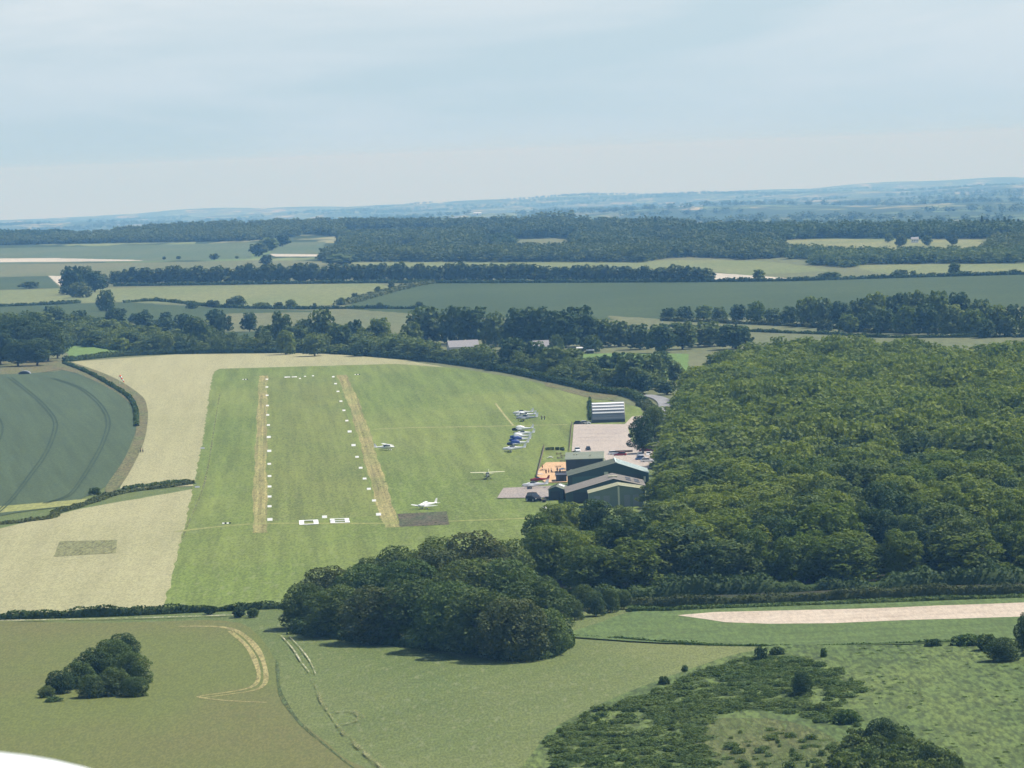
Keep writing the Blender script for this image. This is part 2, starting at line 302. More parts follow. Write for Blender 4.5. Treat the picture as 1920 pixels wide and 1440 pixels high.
TYRE = simple('tyre_rubber', (.02, .02, .02), .8)
ORANGE = simple('orange_fabric', (.85, .16, .04), .7)
CREAM = simple('cream_paint', (.62, .60, .42), .5)

# ------------------------------------------------------------------ ground
def build_ground():
    ys = [-3000, -500, 500, 1500, 3000, 4500, 5000, 5300, 5600, 5900, 6200, 6400, 6600] + list(np.arange(6900, 20000, 250)) + list(np.arange(20000, 46001, 400))
    xs = np.linspace(-9000, 9000, 121)
    V = np.array([(x, y, hgt(x, y) if y > 5000 else 0.0) for y in ys for x in xs]); nx = len(xs)
    F = np.array([(j * nx + i, j * nx + i + 1, (j + 1) * nx + i + 1, (j + 1) * nx + i) for j in range(len(ys) - 1) for i in range(nx - 1)])
    me = mesh_np('ground', V, F, G['past'], True); me.materials.append(M_FAR); me.materials.append(G['far3'])
    cy_ = np.array([ys[f[0] // nx] for f in F]); idx = np.where(cy_ >= 4500, 1, np.where(cy_ >= 1500, 2, 0)).astype(np.int32)
    me.polygons.foreach_set('material_index', idx)
    o = link('ground', me); tag(o, 'rolling chalk downland stretching out to the blue hills', 'ground', kind='structure')
build_ground()
NSH = [0]
def smoothpoly(pts, closed=False, step=6.0, jit=0.0):
    """catmull-rom through world points"""
    n = len(pts); out = []
    rngj = random.Random(len(pts) * 7 + int(pts[0].x))
    for i in range(n if closed else n - 1):
        if closed: p0, p1, p2, p3 = pts[i - 1], pts[i], pts[(i + 1) % n], pts[(i + 2) % n]
        else: p0, p1, p2, p3 = pts[max(i - 1, 0)], pts[i], pts[i + 1], pts[min(i + 2, n - 1)]
        L = (p2 - p1).length; k = max(2, int(L / step))
        for j in range(k):
            t = j / k
            q = .5 * ((2 * p1) + (p2 - p0) * t + (2 * p0 - 5 * p1 + 4 * p2 - p3) * t * t + (3 * p1 - p0 - 3 * p2 + p3) * t ** 3)
            out.append(q)
    if not closed: out.append(pts[-1])
    return out
def lin(pts, step=15, jit=.0):
    out = []; r_ = random.Random(3)
    for i, p in enumerate(pts):
        q = pts[(i + 1) % len(pts)]; k = max(1, min(40, int((q - p).length / step)))
        for j in range(k):
            c = p.lerp(q, j / k)
            if jit and j: c = c + Vector((r_.uniform(-jit, jit), r_.uniform(-jit, jit) * 2, 0))
            out.append(c)
    return out
def sheet(name, pix, mat, label, cat='field', jit=.5, smooth=False, world=None, kind='structure', step=8, lift=None):
    NSH[0] += 1; z = 0.006 * NSH[0] + .01 if lift is None else lift
    pts = world or [P(*ext(p)) for p in pix]
    pts = smoothpoly(pts, True, step) if smooth else lin(pts, step, jit)
    bm = bmesh.new(); vs_ = [bm.verts.new((p.x, p.y, z)) for p in pts]; f = bm.faces.new(vs_); 
    if f.normal.z < 0 or f.calc_area() and (f.normal_update() or f.normal.z < 0): f.normal_flip()
    bmesh.ops.triangulate(bm, faces=bm.faces[:])
    me = bpy.data.meshes.new(name); bm.to_mesh(me); bm.free(); me.materials.append(G[mat] if isinstance(mat, str) else mat)
    o = link(name, me); tag(o, label, cat, kind=kind); return o
def strip(name, pix, width, mat, label, cat='track', kind='structure', jit=.12, step=3.0, w2=None):
    NSH[0] += 1; z = 0.006 * NSH[0] + .01
    c = smoothpoly([P(*p) for p in pix], False, step); n = len(c); V = []; F = []
    f1, f2 = rnd.uniform(0, 6), rnd.uniform(0, 6)
    for i, p in enumerate(c):
        d = (c[min(i + 1, n - 1)] - c[max(i - 1, 0)]).normalized(); nrm = Vector((-d.y, d.x, 0)); w = width + ((w2 - width) * i / n if w2 else 0)
        u = i * step; a = w / 2 * (1 + jit * (math.sin(u * .031 + f1) + .7 * math.sin(u * .11 + f2))); b_ = w / 2 * (1 + jit * (math.sin(u * .027 + f2) + .7 * math.sin(u * .13 + f1)))
        V += [(p.x + nrm.x * a, p.y + nrm.y * a, z), (p.x - nrm.x * b_, p.y - nrm.y * b_, z)]
        if i: F.append((2 * i - 2, 2 * i - 1, 2 * i + 1, 2 * i))
    me = mesh_np(name, np.array(V), np.array(F), G[mat] if isinstance(mat, str) else mat)
    o = link(name, me); tag(o, label, cat, kind=kind); return o
# --- far fields (base of the plateau is olive)
sheet('field', [(-60, 470), (480, 455), (470, 485), (-60, 500)], 'far4', 'grey-green field below the left forest band', jit=2)
sheet('field', [(-60, 482), (100, 484), (248, 487), (270, 489), (100, 491), (-60, 489)], 'chalk', 'thin pale chalk strip at the far left', jit=2)
sheet('field', [(520, 455), (610, 453), (600, 476), (505, 478)], 'far4', 'small green field left of the far wood', jit=2)
sheet('field', [(505, 476), (598, 477), (598, 481), (515, 481)], 'chalk', 'thin pale strip beside the far wood', jit=1)
sheet('field', [(-60, 495), (300, 492), (480, 488), (600, 490), (1330, 491), (1420, 488), (1480, 492), (1590, 505), (1660, 520), (1330, 523), (200, 535), (-60, 520)], 'far3', 'muted olive field behind the long tree row', jit=3)
sheet('field', [(640, 489), (1340, 488), (1430, 490), (1500, 497), (1560, 508), (1400, 516), (1300, 505), (640, 500)], 'far1', 'pale green field behind the long tree row', jit=3)
sheet('field', [(1600, 496), (2000, 493), (2000, 512), (1680, 515), (1620, 508)], 'far1', 'pale field below the right forest band', jit=3)
sheet('field', [(-60, 520), (95, 517), (112, 540), (-60, 545)], 'far2', 'dark green field at the left edge', jit=2)
sheet('field', [(90, 517), (115, 518), (205, 522), (205, 530), (112, 536)], 'chalk', 'small pale chalk wedge beside the round copse', jit=1)
sheet('field', [(1340, 512), (1400, 516), (1500, 523), (1490, 526), (1340, 527)], 'chalk', 'bright chalk patch at the end of the tree row', jit=1)
sheet('field', [(1470, 450), (1560, 448), (1740, 450), (1840, 450), (1840, 482), (1640, 482), (1500, 476)], 'park', 'straw clearing in the right forest', jit=3)
sheet('field', [(950, 474), (1060, 475), (1085, 452), (1040, 447), (975, 449)], 'far3', 'narrow straw clearing in the far wood', jit=2)
sheet('field', [(-60, 546), (120, 541), (210, 541), (470, 535), (705, 531), (735, 540), (640, 570), (540, 578), (230, 566), (150, 568), (-60, 575)], 'far1', 'light yellow-green field in front of the tree row', jit=2)
sheet('field', [(-60, 577), (150, 569), (240, 567), (420, 578), (600, 583), (420, 600), (-60, 610)], 'far2', 'dark green field left of the hedgerow bushes', jit=2)
sheet('field', [(430, 588), (800, 582), (900, 590), (900, 625), (500, 625), (400, 605)], 'far3', 'olive field behind the middle trees', jit=2)
sheet('field', [(805, 530), (1340, 526), (2000, 518), (2000, 575), (1500, 590), (1240, 600), (1100, 600), (860, 596), (640, 578), (700, 552)], 'far2', 'broad dark blue-green field right of the middle', jit=2)
sheet('field', [(290, 640), (320, 622), (480, 622), (470, 645), (420, 648)], 'far2', 'small dark field between the middle trees', jit=1)
sheet('field', [(1140, 592), (1300, 603), (1500, 618), (1700, 630), (2000, 640), (2000, 690), (1600, 690), (1400, 660), (1200, 640)], 'far3', 'olive field behind the big wood', jit=2)
sheet('field', [(1060, 665), (1180, 662), (1290, 664), (1290, 700), (1230, 720), (1120, 690)], 'bright', 'bright grass behind the middle copse', jit=1)
sheet('field', [(120, 650), (170, 648), (250, 661), (130, 675)], 'bright', 'bright grass wedge beside the dark copse', jit=1)
sheet('field', [(-60, 680), (90, 676), (135, 690), (60, 702), (-60, 712)], 'verge', 'rough headland under the dark copse', jit=1)
# --- near fields
sheet('field', [(-80, 715), (60, 700), (110, 693), (150, 700), (215, 735), (250, 765), (256, 800), (238, 850), (212, 900), (160, 932), (60, 958), (-80, 985)], 'crop', 'dark blue-green crop field with tramlines', smooth=True)
sheet('field', [(118, 680), (330, 665), (600, 662), (760, 676), (840, 690), (410, 700), (395, 820), (370, 912), (225, 917), (262, 835), (272, 790), (262, 745), (200, 712)], 'hay', 'pale hay field beyond the runway', jit=.4)
sheet('field', [(-80, 1010), (0, 992), (150, 955), (365, 917), (420, 917), (380, 1143), (150, 1152), (-80, 1162)], 'hay', 'pale hay field in front of the crop', jit=.4)
sheet('field', [(-80, 978), (165, 936), (160, 946), (-80, 1000)], 'yel', 'yellow grass wedge below the crop field', jit=.3)
sheet('field', [(308, 1141), (322, 1080), (352, 960), (380, 830), (392, 740), (401, 698), (412, 692), (740, 683), (850, 690), (960, 708), (1050, 728), (1100, 742), (1200, 765), (1215, 790), (1215, 840), (1190, 990), (1000, 1135), (700, 1140)], 'air', 'mown green grass of the airfield', jit=.5)
sheet('runway', [(500, 978), (502, 708), (627, 703), (712, 968)], 'strip', 'grass runway between two rows of white markers', 'runway', jit=.2)
strip('path', [(488, 1000), (488, 900), (491, 800), (494, 705)], 4.0, 'worn', 'straw coloured worn strip left of the runway')
strip('path', [(738, 990), (716, 930), (690, 840), (668, 770), (648, 720), (640, 704)], 4.6, 'worn', 'straw coloured worn strip right of the runway')
strip('path', [(700, 806), (760, 803), (880, 801), (965, 799), (1065, 797)], 2.6, 'line', 'thin straw path across the airfield', jit=.1)
strip('path', [(929, 757), (945, 778), (963, 799)], .75, 'line', 'thin straw path slanting to the parked aircraft', jit=.1)
strip('path', [(505, 976), (610, 972), (710, 966)], .5, 'white_track', 'thin chalk line along the runway threshold', jit=.1)
strip('path', [(342, 1010), (352, 985), (385, 900), (402, 800), (412, 740)], .5, 'faint', 'faint straw line along the airfield edge', jit=.2)
strip('path', [(330, 998), (480, 984), (740, 982), (1010, 972)], 3.0, 'yel', 'faint yellowed mowing line beyond the threshold', jit=.3)
sheet('field', [(745, 965), (838, 960), (843, 985), (750, 989)], 'heath', 'dark rectangular patch of rough grass', jit=.15)
sheet('field', [(112, 1016), (220, 1014), (218, 1038), (100, 1045)], 'cut', 'darker square patch in the lower hay field', jit=.2)
sheet('field', [(1020, 718), (1090, 722), (1160, 742), (1150, 752), (1115, 750), (1070, 738), (1022, 725)], 'verge', 'brown rough wedge of grass beside the boundary hedge', jit=.3)
sheet('field', [(88, 676), (120, 676), (205, 705), (262, 740), (276, 765), (276, 800), (266, 840), (235, 900), (208, 925), (198, 915), (228, 870), (250, 830), (256, 795), (253, 768), (215, 735), (150, 703), (100, 690)], 'verge', 'brown rough grass bank along the crop field', smooth=True, step=5)
for i, (pix, s_) in enumerate([([(15, 708), (50, 735), (80, 762), (100, 790), (96, 820), (80, 855), (55, 890), (25, 930), (0, 955), (-40, 985)], 'inner'),
             ([(95, 710), (140, 725), (170, 745), (192, 770), (200, 795), (190, 830), (175, 860), (150, 900), (125, 930), (80, 945)], 'outer')]):
    for dx in (0, 1):
        k = [(x + dx * 6.5 - (0 if y < 800 else 0), y + dx * .0) for x, y in pix]
        strip('path', k, .55, 'tram', f'{"left" if dx == 0 else "right"} wheel line of the {s_} tramline in the crop', 'tramline', jit=.15)
strip('path', [(-20, 760), (2, 790), (4, 815), (-10, 840)], .6, 'tram', 'short tramline at the left edge of the crop', 'tramline')
# foreground
sheet('field', [(-90, 1172), (200, 1170), (420, 1166), (480, 1190), (515, 1240), (525, 1290), (560, 1350), (640, 1420), (720, 1520), (-90, 1520)], 'olive', 'olive-brown meadow at the lower left', smooth=True)
sheet('field', [(1050, 1195), (1180, 1150), (1300, 1138), (2000, 1112), (2000, 1206), (1500, 1214), (1250, 1208), (1120, 1200)], 'green', 'green crop strip in front of the big wood', jit=.3)
sheet('field', [(1270, 1156), (1340, 1150), (1600, 1144), (1920, 1132), (2020, 1129), (2020, 1153), (1900, 1159), (1700, 1165), (1560, 1171), (1440, 1172), (1360, 1169)], 'pink', 'pale pink bare chalk field in front of the wood', jit=.25)
sheet('field', [(1420, 1216), (1700, 1212), (2020, 1205), (2020, 1530), (1640, 1530), (1620, 1400), (1540, 1280)], 'lush', 'tussocky bright pasture at the lower right', smooth=True)
sheet('field', [(1010, 1400), (1100, 1335), (1280, 1262), (1420, 1222), (1540, 1240), (1640, 1400), (1640, 1530), (1000, 1530)], 'lush', 'grass showing through the scrub on the lower right slope', smooth=True)
sheet('field', [(1290, 1370), (1440, 1350), (1580, 1400), (1560, 1520), (1380, 1520)], 'hollow', 'bare grassy hollow inside the scrub', smooth=True)
strip('path', [(335, 1177), (400, 1177), (440, 1184), (475, 1210), (496, 1250), (498, 1280), (480, 1296), (440, 1303), (375, 1312)], 1.15, 'track', 'outer pale wheel track of the looping pair', jit=.25)
strip('path', [(432, 1186), (460, 1212), (481, 1250), (483, 1278), (466, 1293), (420, 1302), (372, 1309), (420, 1316), (500, 1320)], 1.0, 'track', 'inner pale wheel track of the looping pair', jit=.25)
strip('path', [(527, 1194), (548, 1218), (566, 1244), (580, 1262)], .36, 'white_track', 'left chalky wheel track below the clump', jit=.4)
strip('path', [(540, 1194), (560, 1214), (580, 1240), (592, 1266)], .36, 'white_track', 'right chalky wheel track below the clump', jit=.4)
strip('path', [(585, 1275), (605, 1320), (640, 1370), (690, 1420), (740, 1460)], .9, 'faint', 'faint wheel track running to the bottom edge', jit=.5)
strip('path', [(628, 1338), (660, 1336), (678, 1347), (660, 1358), (640, 1361)], 1.3, 'faint', 'small curled worn patch in the middle meadow', jit=.5)
strip('path', [(520, 1240), (523, 1290), (540, 1330), (580, 1375), (640, 1425), (700, 1470)], .55, 'ditch', 'dark ditch line curving through the meadow', 'ditch', jit=.5)
strip('path', [(1540, 1470), (1590, 1420), (1615, 1395)], 1.2, 'faint', 'faint grassy path through the scrub', jit=.4)
strip('path', [(0, 1166), (180, 1163), (360, 1158), (480, 1154)], 1.2, 'white_track', 'narrow pale track beside the near hedge', jit=.5)
# hard surfaces
sheet('apron', [(932, 936), (944, 917), (1030, 913), (1064, 913), (1062, 938), (1028, 935)], 'tar', 'grey hardstanding beside the small shed', 'apron', jit=0)
sheet('car_park', [(1072, 848), (1076, 797), (1176, 797), (1184, 830), (1205, 842), (1225, 850), (1222, 880), (1160, 880), (1136, 866), (1130, 852)], 'car', 'pinkish gravel car park behind the clubhouse', 'car park', jit=0)
sheet('patio', [(1024, 869), (1064, 868), (1064, 906), (1022, 907), (1005, 893), (1012, 880)], 'deck', 'orange patio beside the clubhouse', 'patio', jit=0)
sheet('path', [(1172, 797), (1185, 783), (1205, 781), (1212, 795), (1190, 806), (1178, 803)], 'car', 'gravel patch beside the arched hut', 'path', jit=0)
strip('road', [(1210, 742), (1236, 748), (1248, 760), (1243, 780), (1240, 800)], 5.5, 'road', 'grey lane curving out of the wood', 'road', jit=0)
for i, y in enumerate((802, 808, 815, 822, 829)):
    strip('marking', [(1082, y), (1165, y - .5)], .5, G['road'], f'{ORD[i]} faint grey wheel line across the gravel car park, from the hut', 'marking', jit=.2)

# ------------------------------------------------------------------ vegetation
def quads(C, N, size, rg, jit=.6, asp=.75):
    """one small rhombic leaf clump per centre C with normal about N"""
    n = len(C); N = N + rg.normal(0, jit, (n, 3)); N /= np.linalg.norm(N, axis=1, keepdims=True) + 1e-9
    A = rg.normal(0, 1, (n, 3)); U = np.cross(N, A); U /= np.linalg.norm(U, axis=1, keepdims=True) + 1e-9; Vv = np.cross(N, U)
    s = (size * rg.uniform(.6, 1.35, n))[:, None]
    a = C + U * s; b = C + Vv * s * asp + N * s * .15; c = C - U * s; d = C - Vv * s * asp + N * s * .15
    V = np.stack([a, b, c, d], 1).reshape(-1, 3); F = np.arange(4 * n).reshape(n, 4)
    return V, F
def sph(n, rg):
    v = rg.normal(0, 1, (n, 3)); return v / np.linalg.norm(v, axis=1, keepdims=True)
def crown(seed, Rr, Hh, base, n, leaf, lobes=12, fill=.2, lobr=(.17, .42), flat=.8):
    """foliage as leaf clumps on the skin of many overlapping lobes; returns verts, faces"""
    rg = np.random.default_rng(seed)
    h = (np.arange(lobes) + rg.random(lobes)) / lobes; h = .10 + .84 * h ** .8; ang = np.arange(lobes) * 2.4 + rg.uniform(-.5, .5, lobes)
    prof = np.sqrt(np.clip(1 - ((h - .36) / .66) ** 2, .02, 1)); lr = Rr * rg.uniform(lobr[0], lobr[1], lobes) * (1.1 - .25 * h)
    rad = np.clip(prof * Rr - lr * .8, 0, None) * rg.uniform(.75, 1.15, lobes)
    zc = base + h * (Hh - base); zc = np.minimum(zc, Hh - lr * flat * .8); zc = np.maximum(zc, base + lr * .6)
    lc = np.stack([np.cos(ang) * rad, np.sin(ang) * rad, zc], 1)
    hz = (Hh - base) / 2; cz = base + hz * .86
    lc = np.vstack([lc, [[0, 0, cz]]]); lr = np.append(lr, Rr * .68)
    w = lr ** 2; w[-1] *= .8; w /= w.sum(); k = rg.choice(len(lr), n * 3, p=w)
    s = sph(n * 3, rg); sq = np.where(np.arange(len(lr)) == lobes, hz / (Rr * .8) * .86, flat)
    pts = lc[k] + s * lr[k][:, None] * np.stack([np.ones(len(k)), np.ones(len(k)), sq[k]], 1) * rg.uniform(.84, 1.14, (n * 3, 1))
    keep = np.ones(len(pts), bool)
    for j in range(len(lr)):
        q = (pts - lc[j]) / (lr[j] * np.array([1, 1, sq[j]])); ins = (np.linalg.norm(q, axis=1) < .82) & (k != j); keep &= ~ins
    keep &= pts[:, 2] > base * .5
    pts = pts[keep][:n]; s = s[keep][:n]
    V, F = quads(pts, s + np.array([0, 0, .35]), leaf, rg)
    m = int(n * fill); ip = sph(m, rg) * np.array([Rr * .8, Rr * .8, hz]) * rg.uniform(.15, .72, (m, 1)); ip[:, 2] += cz
    V2, F2 = quads(ip, sph(m, rg), leaf * 1.9, rg)
    return np.vstack([V, V2]), np.vstack([F, F2 + len(V)])
def trunk_mesh(seed, H, r, name='trunk', limbs=5):
    r_ = random.Random(seed); mb = MB(); top = H * .72
    mb.tube((0, 0, -.3), (r_.uniform(-.2, .2), r_.uniform(-.2, .2), top * .5), r, r * .68, 8)
    mb.tube((0, 0, top * .48), (r_.uniform(-.5, .5), r_.uniform(-.5, .5), top), r * .68, r * .25, 7)
    for i in range(limbs):
        a = i * 2.4 + r_.random(); z = top * r_.uniform(.35, .75); L = H * r_.uniform(.18, .3)
        mb.tube((0, 0, z), (math.cos(a) * L, math.sin(a) * L, z + L * .8), r * .38, r * .12, 6)
    me = bpy.data.meshes.new(name); me.from_pydata(mb.v, [], mb.f); me.materials.append(BARK); return me
# masters: (R, H, crown verts, faces)
def make_set(tag_, specs, leafm):
    out = []
    for sd_, Rr, Hh, base, n, leaf, lb in specs:
        V, F = crown(sd_, Rr, Hh, base, n, leaf, lb)
        out.append(dict(R=Rr, H=Hh, V=V, F=F, me={}, tr=trunk_mesh(sd_, Hh, Hh * .028)))
    return out
NEAR = make_set('near', [(1, 5, 12, .2, 7200, .21, 40), (2, 5.3, 12, .2, 7600, .215, 52), (3, 4.8, 12, .3, 6800, .21, 34), (4, 5.2, 12, .2, 7400, .215, 60)], L_OAK)
WOODS = make_set('wood', [(11, 5, 14, .8, 4200, .27, 26), (12, 5.2, 14, 1.2, 4400, .28, 34), (13, 4.7, 14, .8, 3900, .27, 20), (14, 5.1, 14, 1.5, 4400, .28, 42)], L_OAK)
WOODM = make_set('woodm', [(15, 5, 14, 3, 900, .50, 22), (16, 5.2, 14, 3, 950, .50, 30), (17, 4.7, 14, 3, 850, .48, 16), (18, 5.1, 14, 3, 950, .50, 36)], L_OAK)
MID = make_set('mid', [(21, 5, 11, .3, 800, .62, 20), (22, 5.4, 11, .3, 860, .64, 26), (23, 4.6, 11, .5, 760, .6, 16), (24, 5, 11, .2, 820, .62, 32)], L_ASH)
FARS = make_set('far', [(31, 5, 11, .6, 300, 1.0, 14), (32, 5.3, 11, 1.0, 320, 1.05, 18), (33, 4.8, 11, .5, 280, .95, 11)], L_FAR)
BUSH = make_set('bush', [(41, 2, 2.6, .1, 900, .20, 14), (42, 2.1, 2.4, .1, 1000, .21, 18), (43, 1.8, 2.7, .1, 850, .19, 12)], L_SCRUB)
def plant(sets, i, p, Rr, Hh, name, label, cat, group=None, leaf=None, trunk=True, rz=None):
    s = sets[i % len(sets)]; leaf = leaf or L_OAK
    if leaf.name not in s['me']: s['me'][leaf.name] = mesh_np('crown', s['V'], s['F'], leaf)
    o = empty(name, (p.x, p.y, p.z), rnd.uniform(0, 6.28) if rz is None else rz, (Rr / s['R'], Rr / s['R'], Hh / s['H']))
    tag(o, label, cat, group)
    if trunk: link('trunk', s['tr'], o)
    link('crown', s['me'][leaf.name], o)
    return o
def scatter(poly, sp, rg, jit=.38):
    """jittered hexagonal points in a world polygon"""
    q = np.array([(p.x, p.y) for p in poly]); x0, y0 = q.min(0); x1, y1 = q.max(0); pts = []
    for j, y in enumerate(np.arange(y0, y1, sp * .87)):
        for x in np.arange(x0 + (j % 2) * sp / 2, x1, sp): pts.append((x + rg.uniform(-jit, jit) * sp, y + rg.uniform(-jit, jit) * sp))
    pts = np.array(pts); inside = np.zeros(len(pts), bool); n = len(q)
    for i in range(n):
        a, b = q[i], q[(i + 1) % n]
        c = ((a[1] > pts[:, 1]) != (b[1] > pts[:, 1])) & (pts[:, 0] < (b[0] - a[0]) * (pts[:, 1] - a[1]) / (b[1] - a[1] + 1e-12) + a[0])
        inside ^= c
    return pts[inside]
def mass(name, pts, sets, Rf, Hf, leafm, label, cat, rg, sub=1.0, kind='stuff', zf=None):
    """many crowns merged as one mass of foliage"""
    Vs, Ts = [], []
    for x, y in pts:
        s = sets[rg.integers(len(sets))]; a = rg.uniform(0, 6.28); Rr = Rf(x, y); Hh = Hf(x, y); ca, sa = math.cos(a), math.sin(a)
        V = s['V'] * np.array([Rr / s['R'], Rr / s['R'], Hh / s['H']]); nq = len(s['F'])
        if sub < 1: sel = rg.random(nq) < sub; V = V.reshape(nq, 4, 3)[sel].reshape(-1, 3)
        V = np.stack([V[:, 0] * ca - V[:, 1] * sa + x, V[:, 0] * sa + V[:, 1] * ca + y, V[:, 2] + (zf(x, y) if zf else 0)], 1)
        Vs.append(V); Ts.append(np.full(len(V) // 4, rg.random() ** 1.6 * .55, np.float32))
    V = np.vstack(Vs); F = np.arange(len(V)).reshape(-1, 4)
    me = mesh_np(name, V, F, leafm); at = me.attributes.new('tint', 'FLOAT', 'FACE'); at.data.foreach_set('value', np.concatenate(Ts)[:len(me.polygons)])
    o = link(name, me); tag(o, label, cat, kind=kind); return o
# --- the big wood on the right
foot = [P(*ext(p)) for p in [(1085, 1128), (1200, 1117), (1500, 1106), (1960, 1088), (2120, 1080), (2120, 722), (1900, 716), (1700, 708), (1500, 702), (1345, 706), (1312, 730), (1285, 770), (1266, 820), (1258, 870), (1258, 940), (1246, 1010), (1160, 1052), (1070, 1058), (1015, 1066), (990, 1085), (1015, 1112)]]
rg = np.random.default_rng(5)
pts = np.vstack([(lambda q: q[q[:, 1] < 1260])(scatter(foot, 10.8, rg, .48)), (lambda q: q[q[:, 1] >= 1260])(scatter(foot, 9.2, rg, .5))])
key = pts[:, 1] + 0
order = np.argsort(key); pts = pts[order]
def in_view(x, y, m=60):
    d = Vector((x, y, -CAMZ + 8)); return abs(d.dot(rt) / d.dot(fw) * FPX) < 960 + m
vis = [p for p in pts if in_view(*p)]; off = [p for p in pts if not in_view(*p)]
NI = 260
_lx = [(P(1085, 1128).y - 50, P(1000, 1085).x)] + [(P(*q).y, P(*q).x) for q in [(1000, 1085), (1160, 1052), (1246, 1010), (1258, 900), (1285, 770), (1345, 706)]]
def domed(x, y):                    # the wood is lower towards its open left side and swells inwards
    xl = float(np.interp(y, [a for a, b in _lx], [b for a, b in _lx])); e = min(1, max(0, (x - xl) / 45)); return .72 + .28 * math.sin(e * math.pi / 2) + .05 * math.sin(x * .07 + y * .013)
leafs = [L_OAK, L_OAK, L_BRIGHT, L_OAK, L_ASH, L_DARK]
front = []
for i, (x, y) in enumerate(vis[:NI]):
    front.append((x, y, i))
# trees of the near edge get their own ordinal, the rest of the near canopy cannot be told apart
edge = []
cols = {}
for x, y, i in front:
    px = (Vector((x, y, -CAMZ)).dot(rt) / Vector((x, y, -CAMZ)).dot(fw)) * FPX + 960
    b = int(px // 62)
    if b not in cols: cols[b] = i
edge_ids = {i: k for k, (b, i) in enumerate(sorted(cols.items()))}
for x, y, i in front:
    Rr = rnd.choice([rnd.uniform(4.6, 6.4), rnd.uniform(6.6, 9.4)]); Hh = 8.4 + .75 * Rr + rnd.uniform(-2.6, 2.6) + 1.6 * math.sin(x * .055) * math.cos(y * .05); Hh *= domed(x, y)
    if i in edge_ids:
        plant(WOODS, i, Vector((x, y, 0)), Rr, rnd.uniform(10.5, 14.5), 'woodland_tree', f'broadleaf on the near edge of the big wood, {ORD[edge_ids[i]]} counting from the left', 'tree', 'trees along the near edge of the big wood', rnd.choice(leafs))
    else:
        plant(WOODS, i, Vector((x, y, 0)), Rr, Hh, 'woodland_tree', 'dense green broadleaf crown in the near half of the big wood', 'tree', 'broadleaf trees in the near part of the big wood', rnd.choice(leafs))
rest = np.array(vis[NI:] + [o_ for o_ in off])
a1 = rest[rest[:, 1] < 1420]; a2 = rest[rest[:, 1] >= 1420]
hf = lambda x, y: (10.5 + 6.5 * rg.random() + 1.8 * math.sin(x * .055) * math.cos(y * .03)) * domed(x, y); rf = lambda x, y: 4.6 + 4.6 * rg.random() ** 1.4
sel = rg.random(len(a1)) < .6
mass('woodland', a1[sel], WOODM, rf, hf, L_OAK, 'continuous mid-green canopy in the middle of the big wood', 'woodland', rg, 1)
mass('woodland', a1[~sel], WOODM, rf, hf, L_ASH, 'darker ash-like crowns mixed through the middle of the big wood', 'woodland', rg, 1)
sel = rg.random(len(a2)) < .72
mass('woodland', a2[sel], WOODM, rf, hf, L_BRIGHT, 'canopy coloured a sunlit yellow-green at the far side of the big wood', 'woodland', rg, .75)
mass('woodland', a2[~sel], WOODM, rf, hf, L_OAK, 'darker crowns mixed through the far side of the big wood', 'woodland', rg, .75)
# --- clump in front of the runway
cl = [(572, 1178, 4.3, 9.5), (618, 1148, 5, 10), (632, 1192, 5, 10.5), (690, 1160, 5.5, 11.5), (706, 1204, 5.4, 11.5), (752, 1128, 5, 12.5), (775, 1204, 5.8, 13), (822, 1158, 6, 14.5), (848, 1218, 5.8, 13.5), (893, 1128, 6, 15.5), (905, 1228, 6, 13.5), (948, 1175, 6, 14), (965, 1236, 5.4, 12), (1004, 1200, 5.8, 13), (1020, 1228, 4, 9), (825, 1105, 5, 12), (700, 1110, 4, 8), (950, 1120, 5, 13), (880, 1178, 6, 14.5), (770, 1165, 5.5, 13)]
for k, (x, y, r_, h_) in enumerate(sorted(cl)):
    plant(NEAR, k, P(x, y), r_ * 1.34, h_ * .98, 'clump_tree', f'dark tree in the clump before the runway, {ORD[k]} counting from its left end', 'tree', 'trees of the dark clump before the runway', [L_ASH, L_HEDGE, L_ASH, L_SCRUB][k % 4])
for k, (x, y, r_, h_) in enumerate([(1052, 1150, 2.4, 5), (1078, 1162, 2, 4.5), (1095, 1145, 2.6, 5.5), (1118, 1155, 2.2, 5), (1145, 1148, 2, 5), (1170, 1142, 1.8, 4)]):
    plant(NEAR, k + 1, P(x, y), r_, h_, 'young_tree', f'small young tree between clump and big wood, {ORD[k]} from the left', 'tree', 'young trees between clump and wood', L_ASH)
# --- lone thicket at the lower left
for k, (x, y, r_, h_) in enumerate(sorted([(212, 1262, 4.0, 6.5), (178, 1276, 3.8, 6.2), (252, 1285, 3.4, 6.4), (148, 1292, 3.2, 5.2), (215, 1306, 3.2, 5.4), (112, 1302, 2.8, 4.4), (172, 1310, 2.6, 4.4), (254, 1308, 2.4, 3.8), (88, 1310, 1.6, 2.4), (232, 1240, 3.4, 5.5)])):
    plant(NEAR, k + 2, P(x, y), r_, h_, 'thicket_tree', f'low tree of the lone meadow thicket, {ORD[k]} counting from its left', 'tree', 'trees of the lone thicket in the meadow', [L_ASH, L_DARK, L_SCRUB][k % 3])
# --- dark copse far left
for k, (x, y, r_, h_) in enumerate([(-20, 655, 11, 19), (14, 668, 11, 20), (0, 684, 9, 16), (42, 674, 11, 20), (60, 664, 10, 20), (90, 678, 9, 17), (34, 687, 7, 12), (70, 686, 7, 12), (108, 672, 6, 11)]):
    plant(WOODS, k, P(x, y), r_ * 1.1, h_ * 1.15, 'copse_tree', f'tall dark tree of the copse at the left edge, {ORD[k]} of that copse', 'tree', 'trees of the dark copse at the left edge', [L_DARK, L_ASH][k % 2])
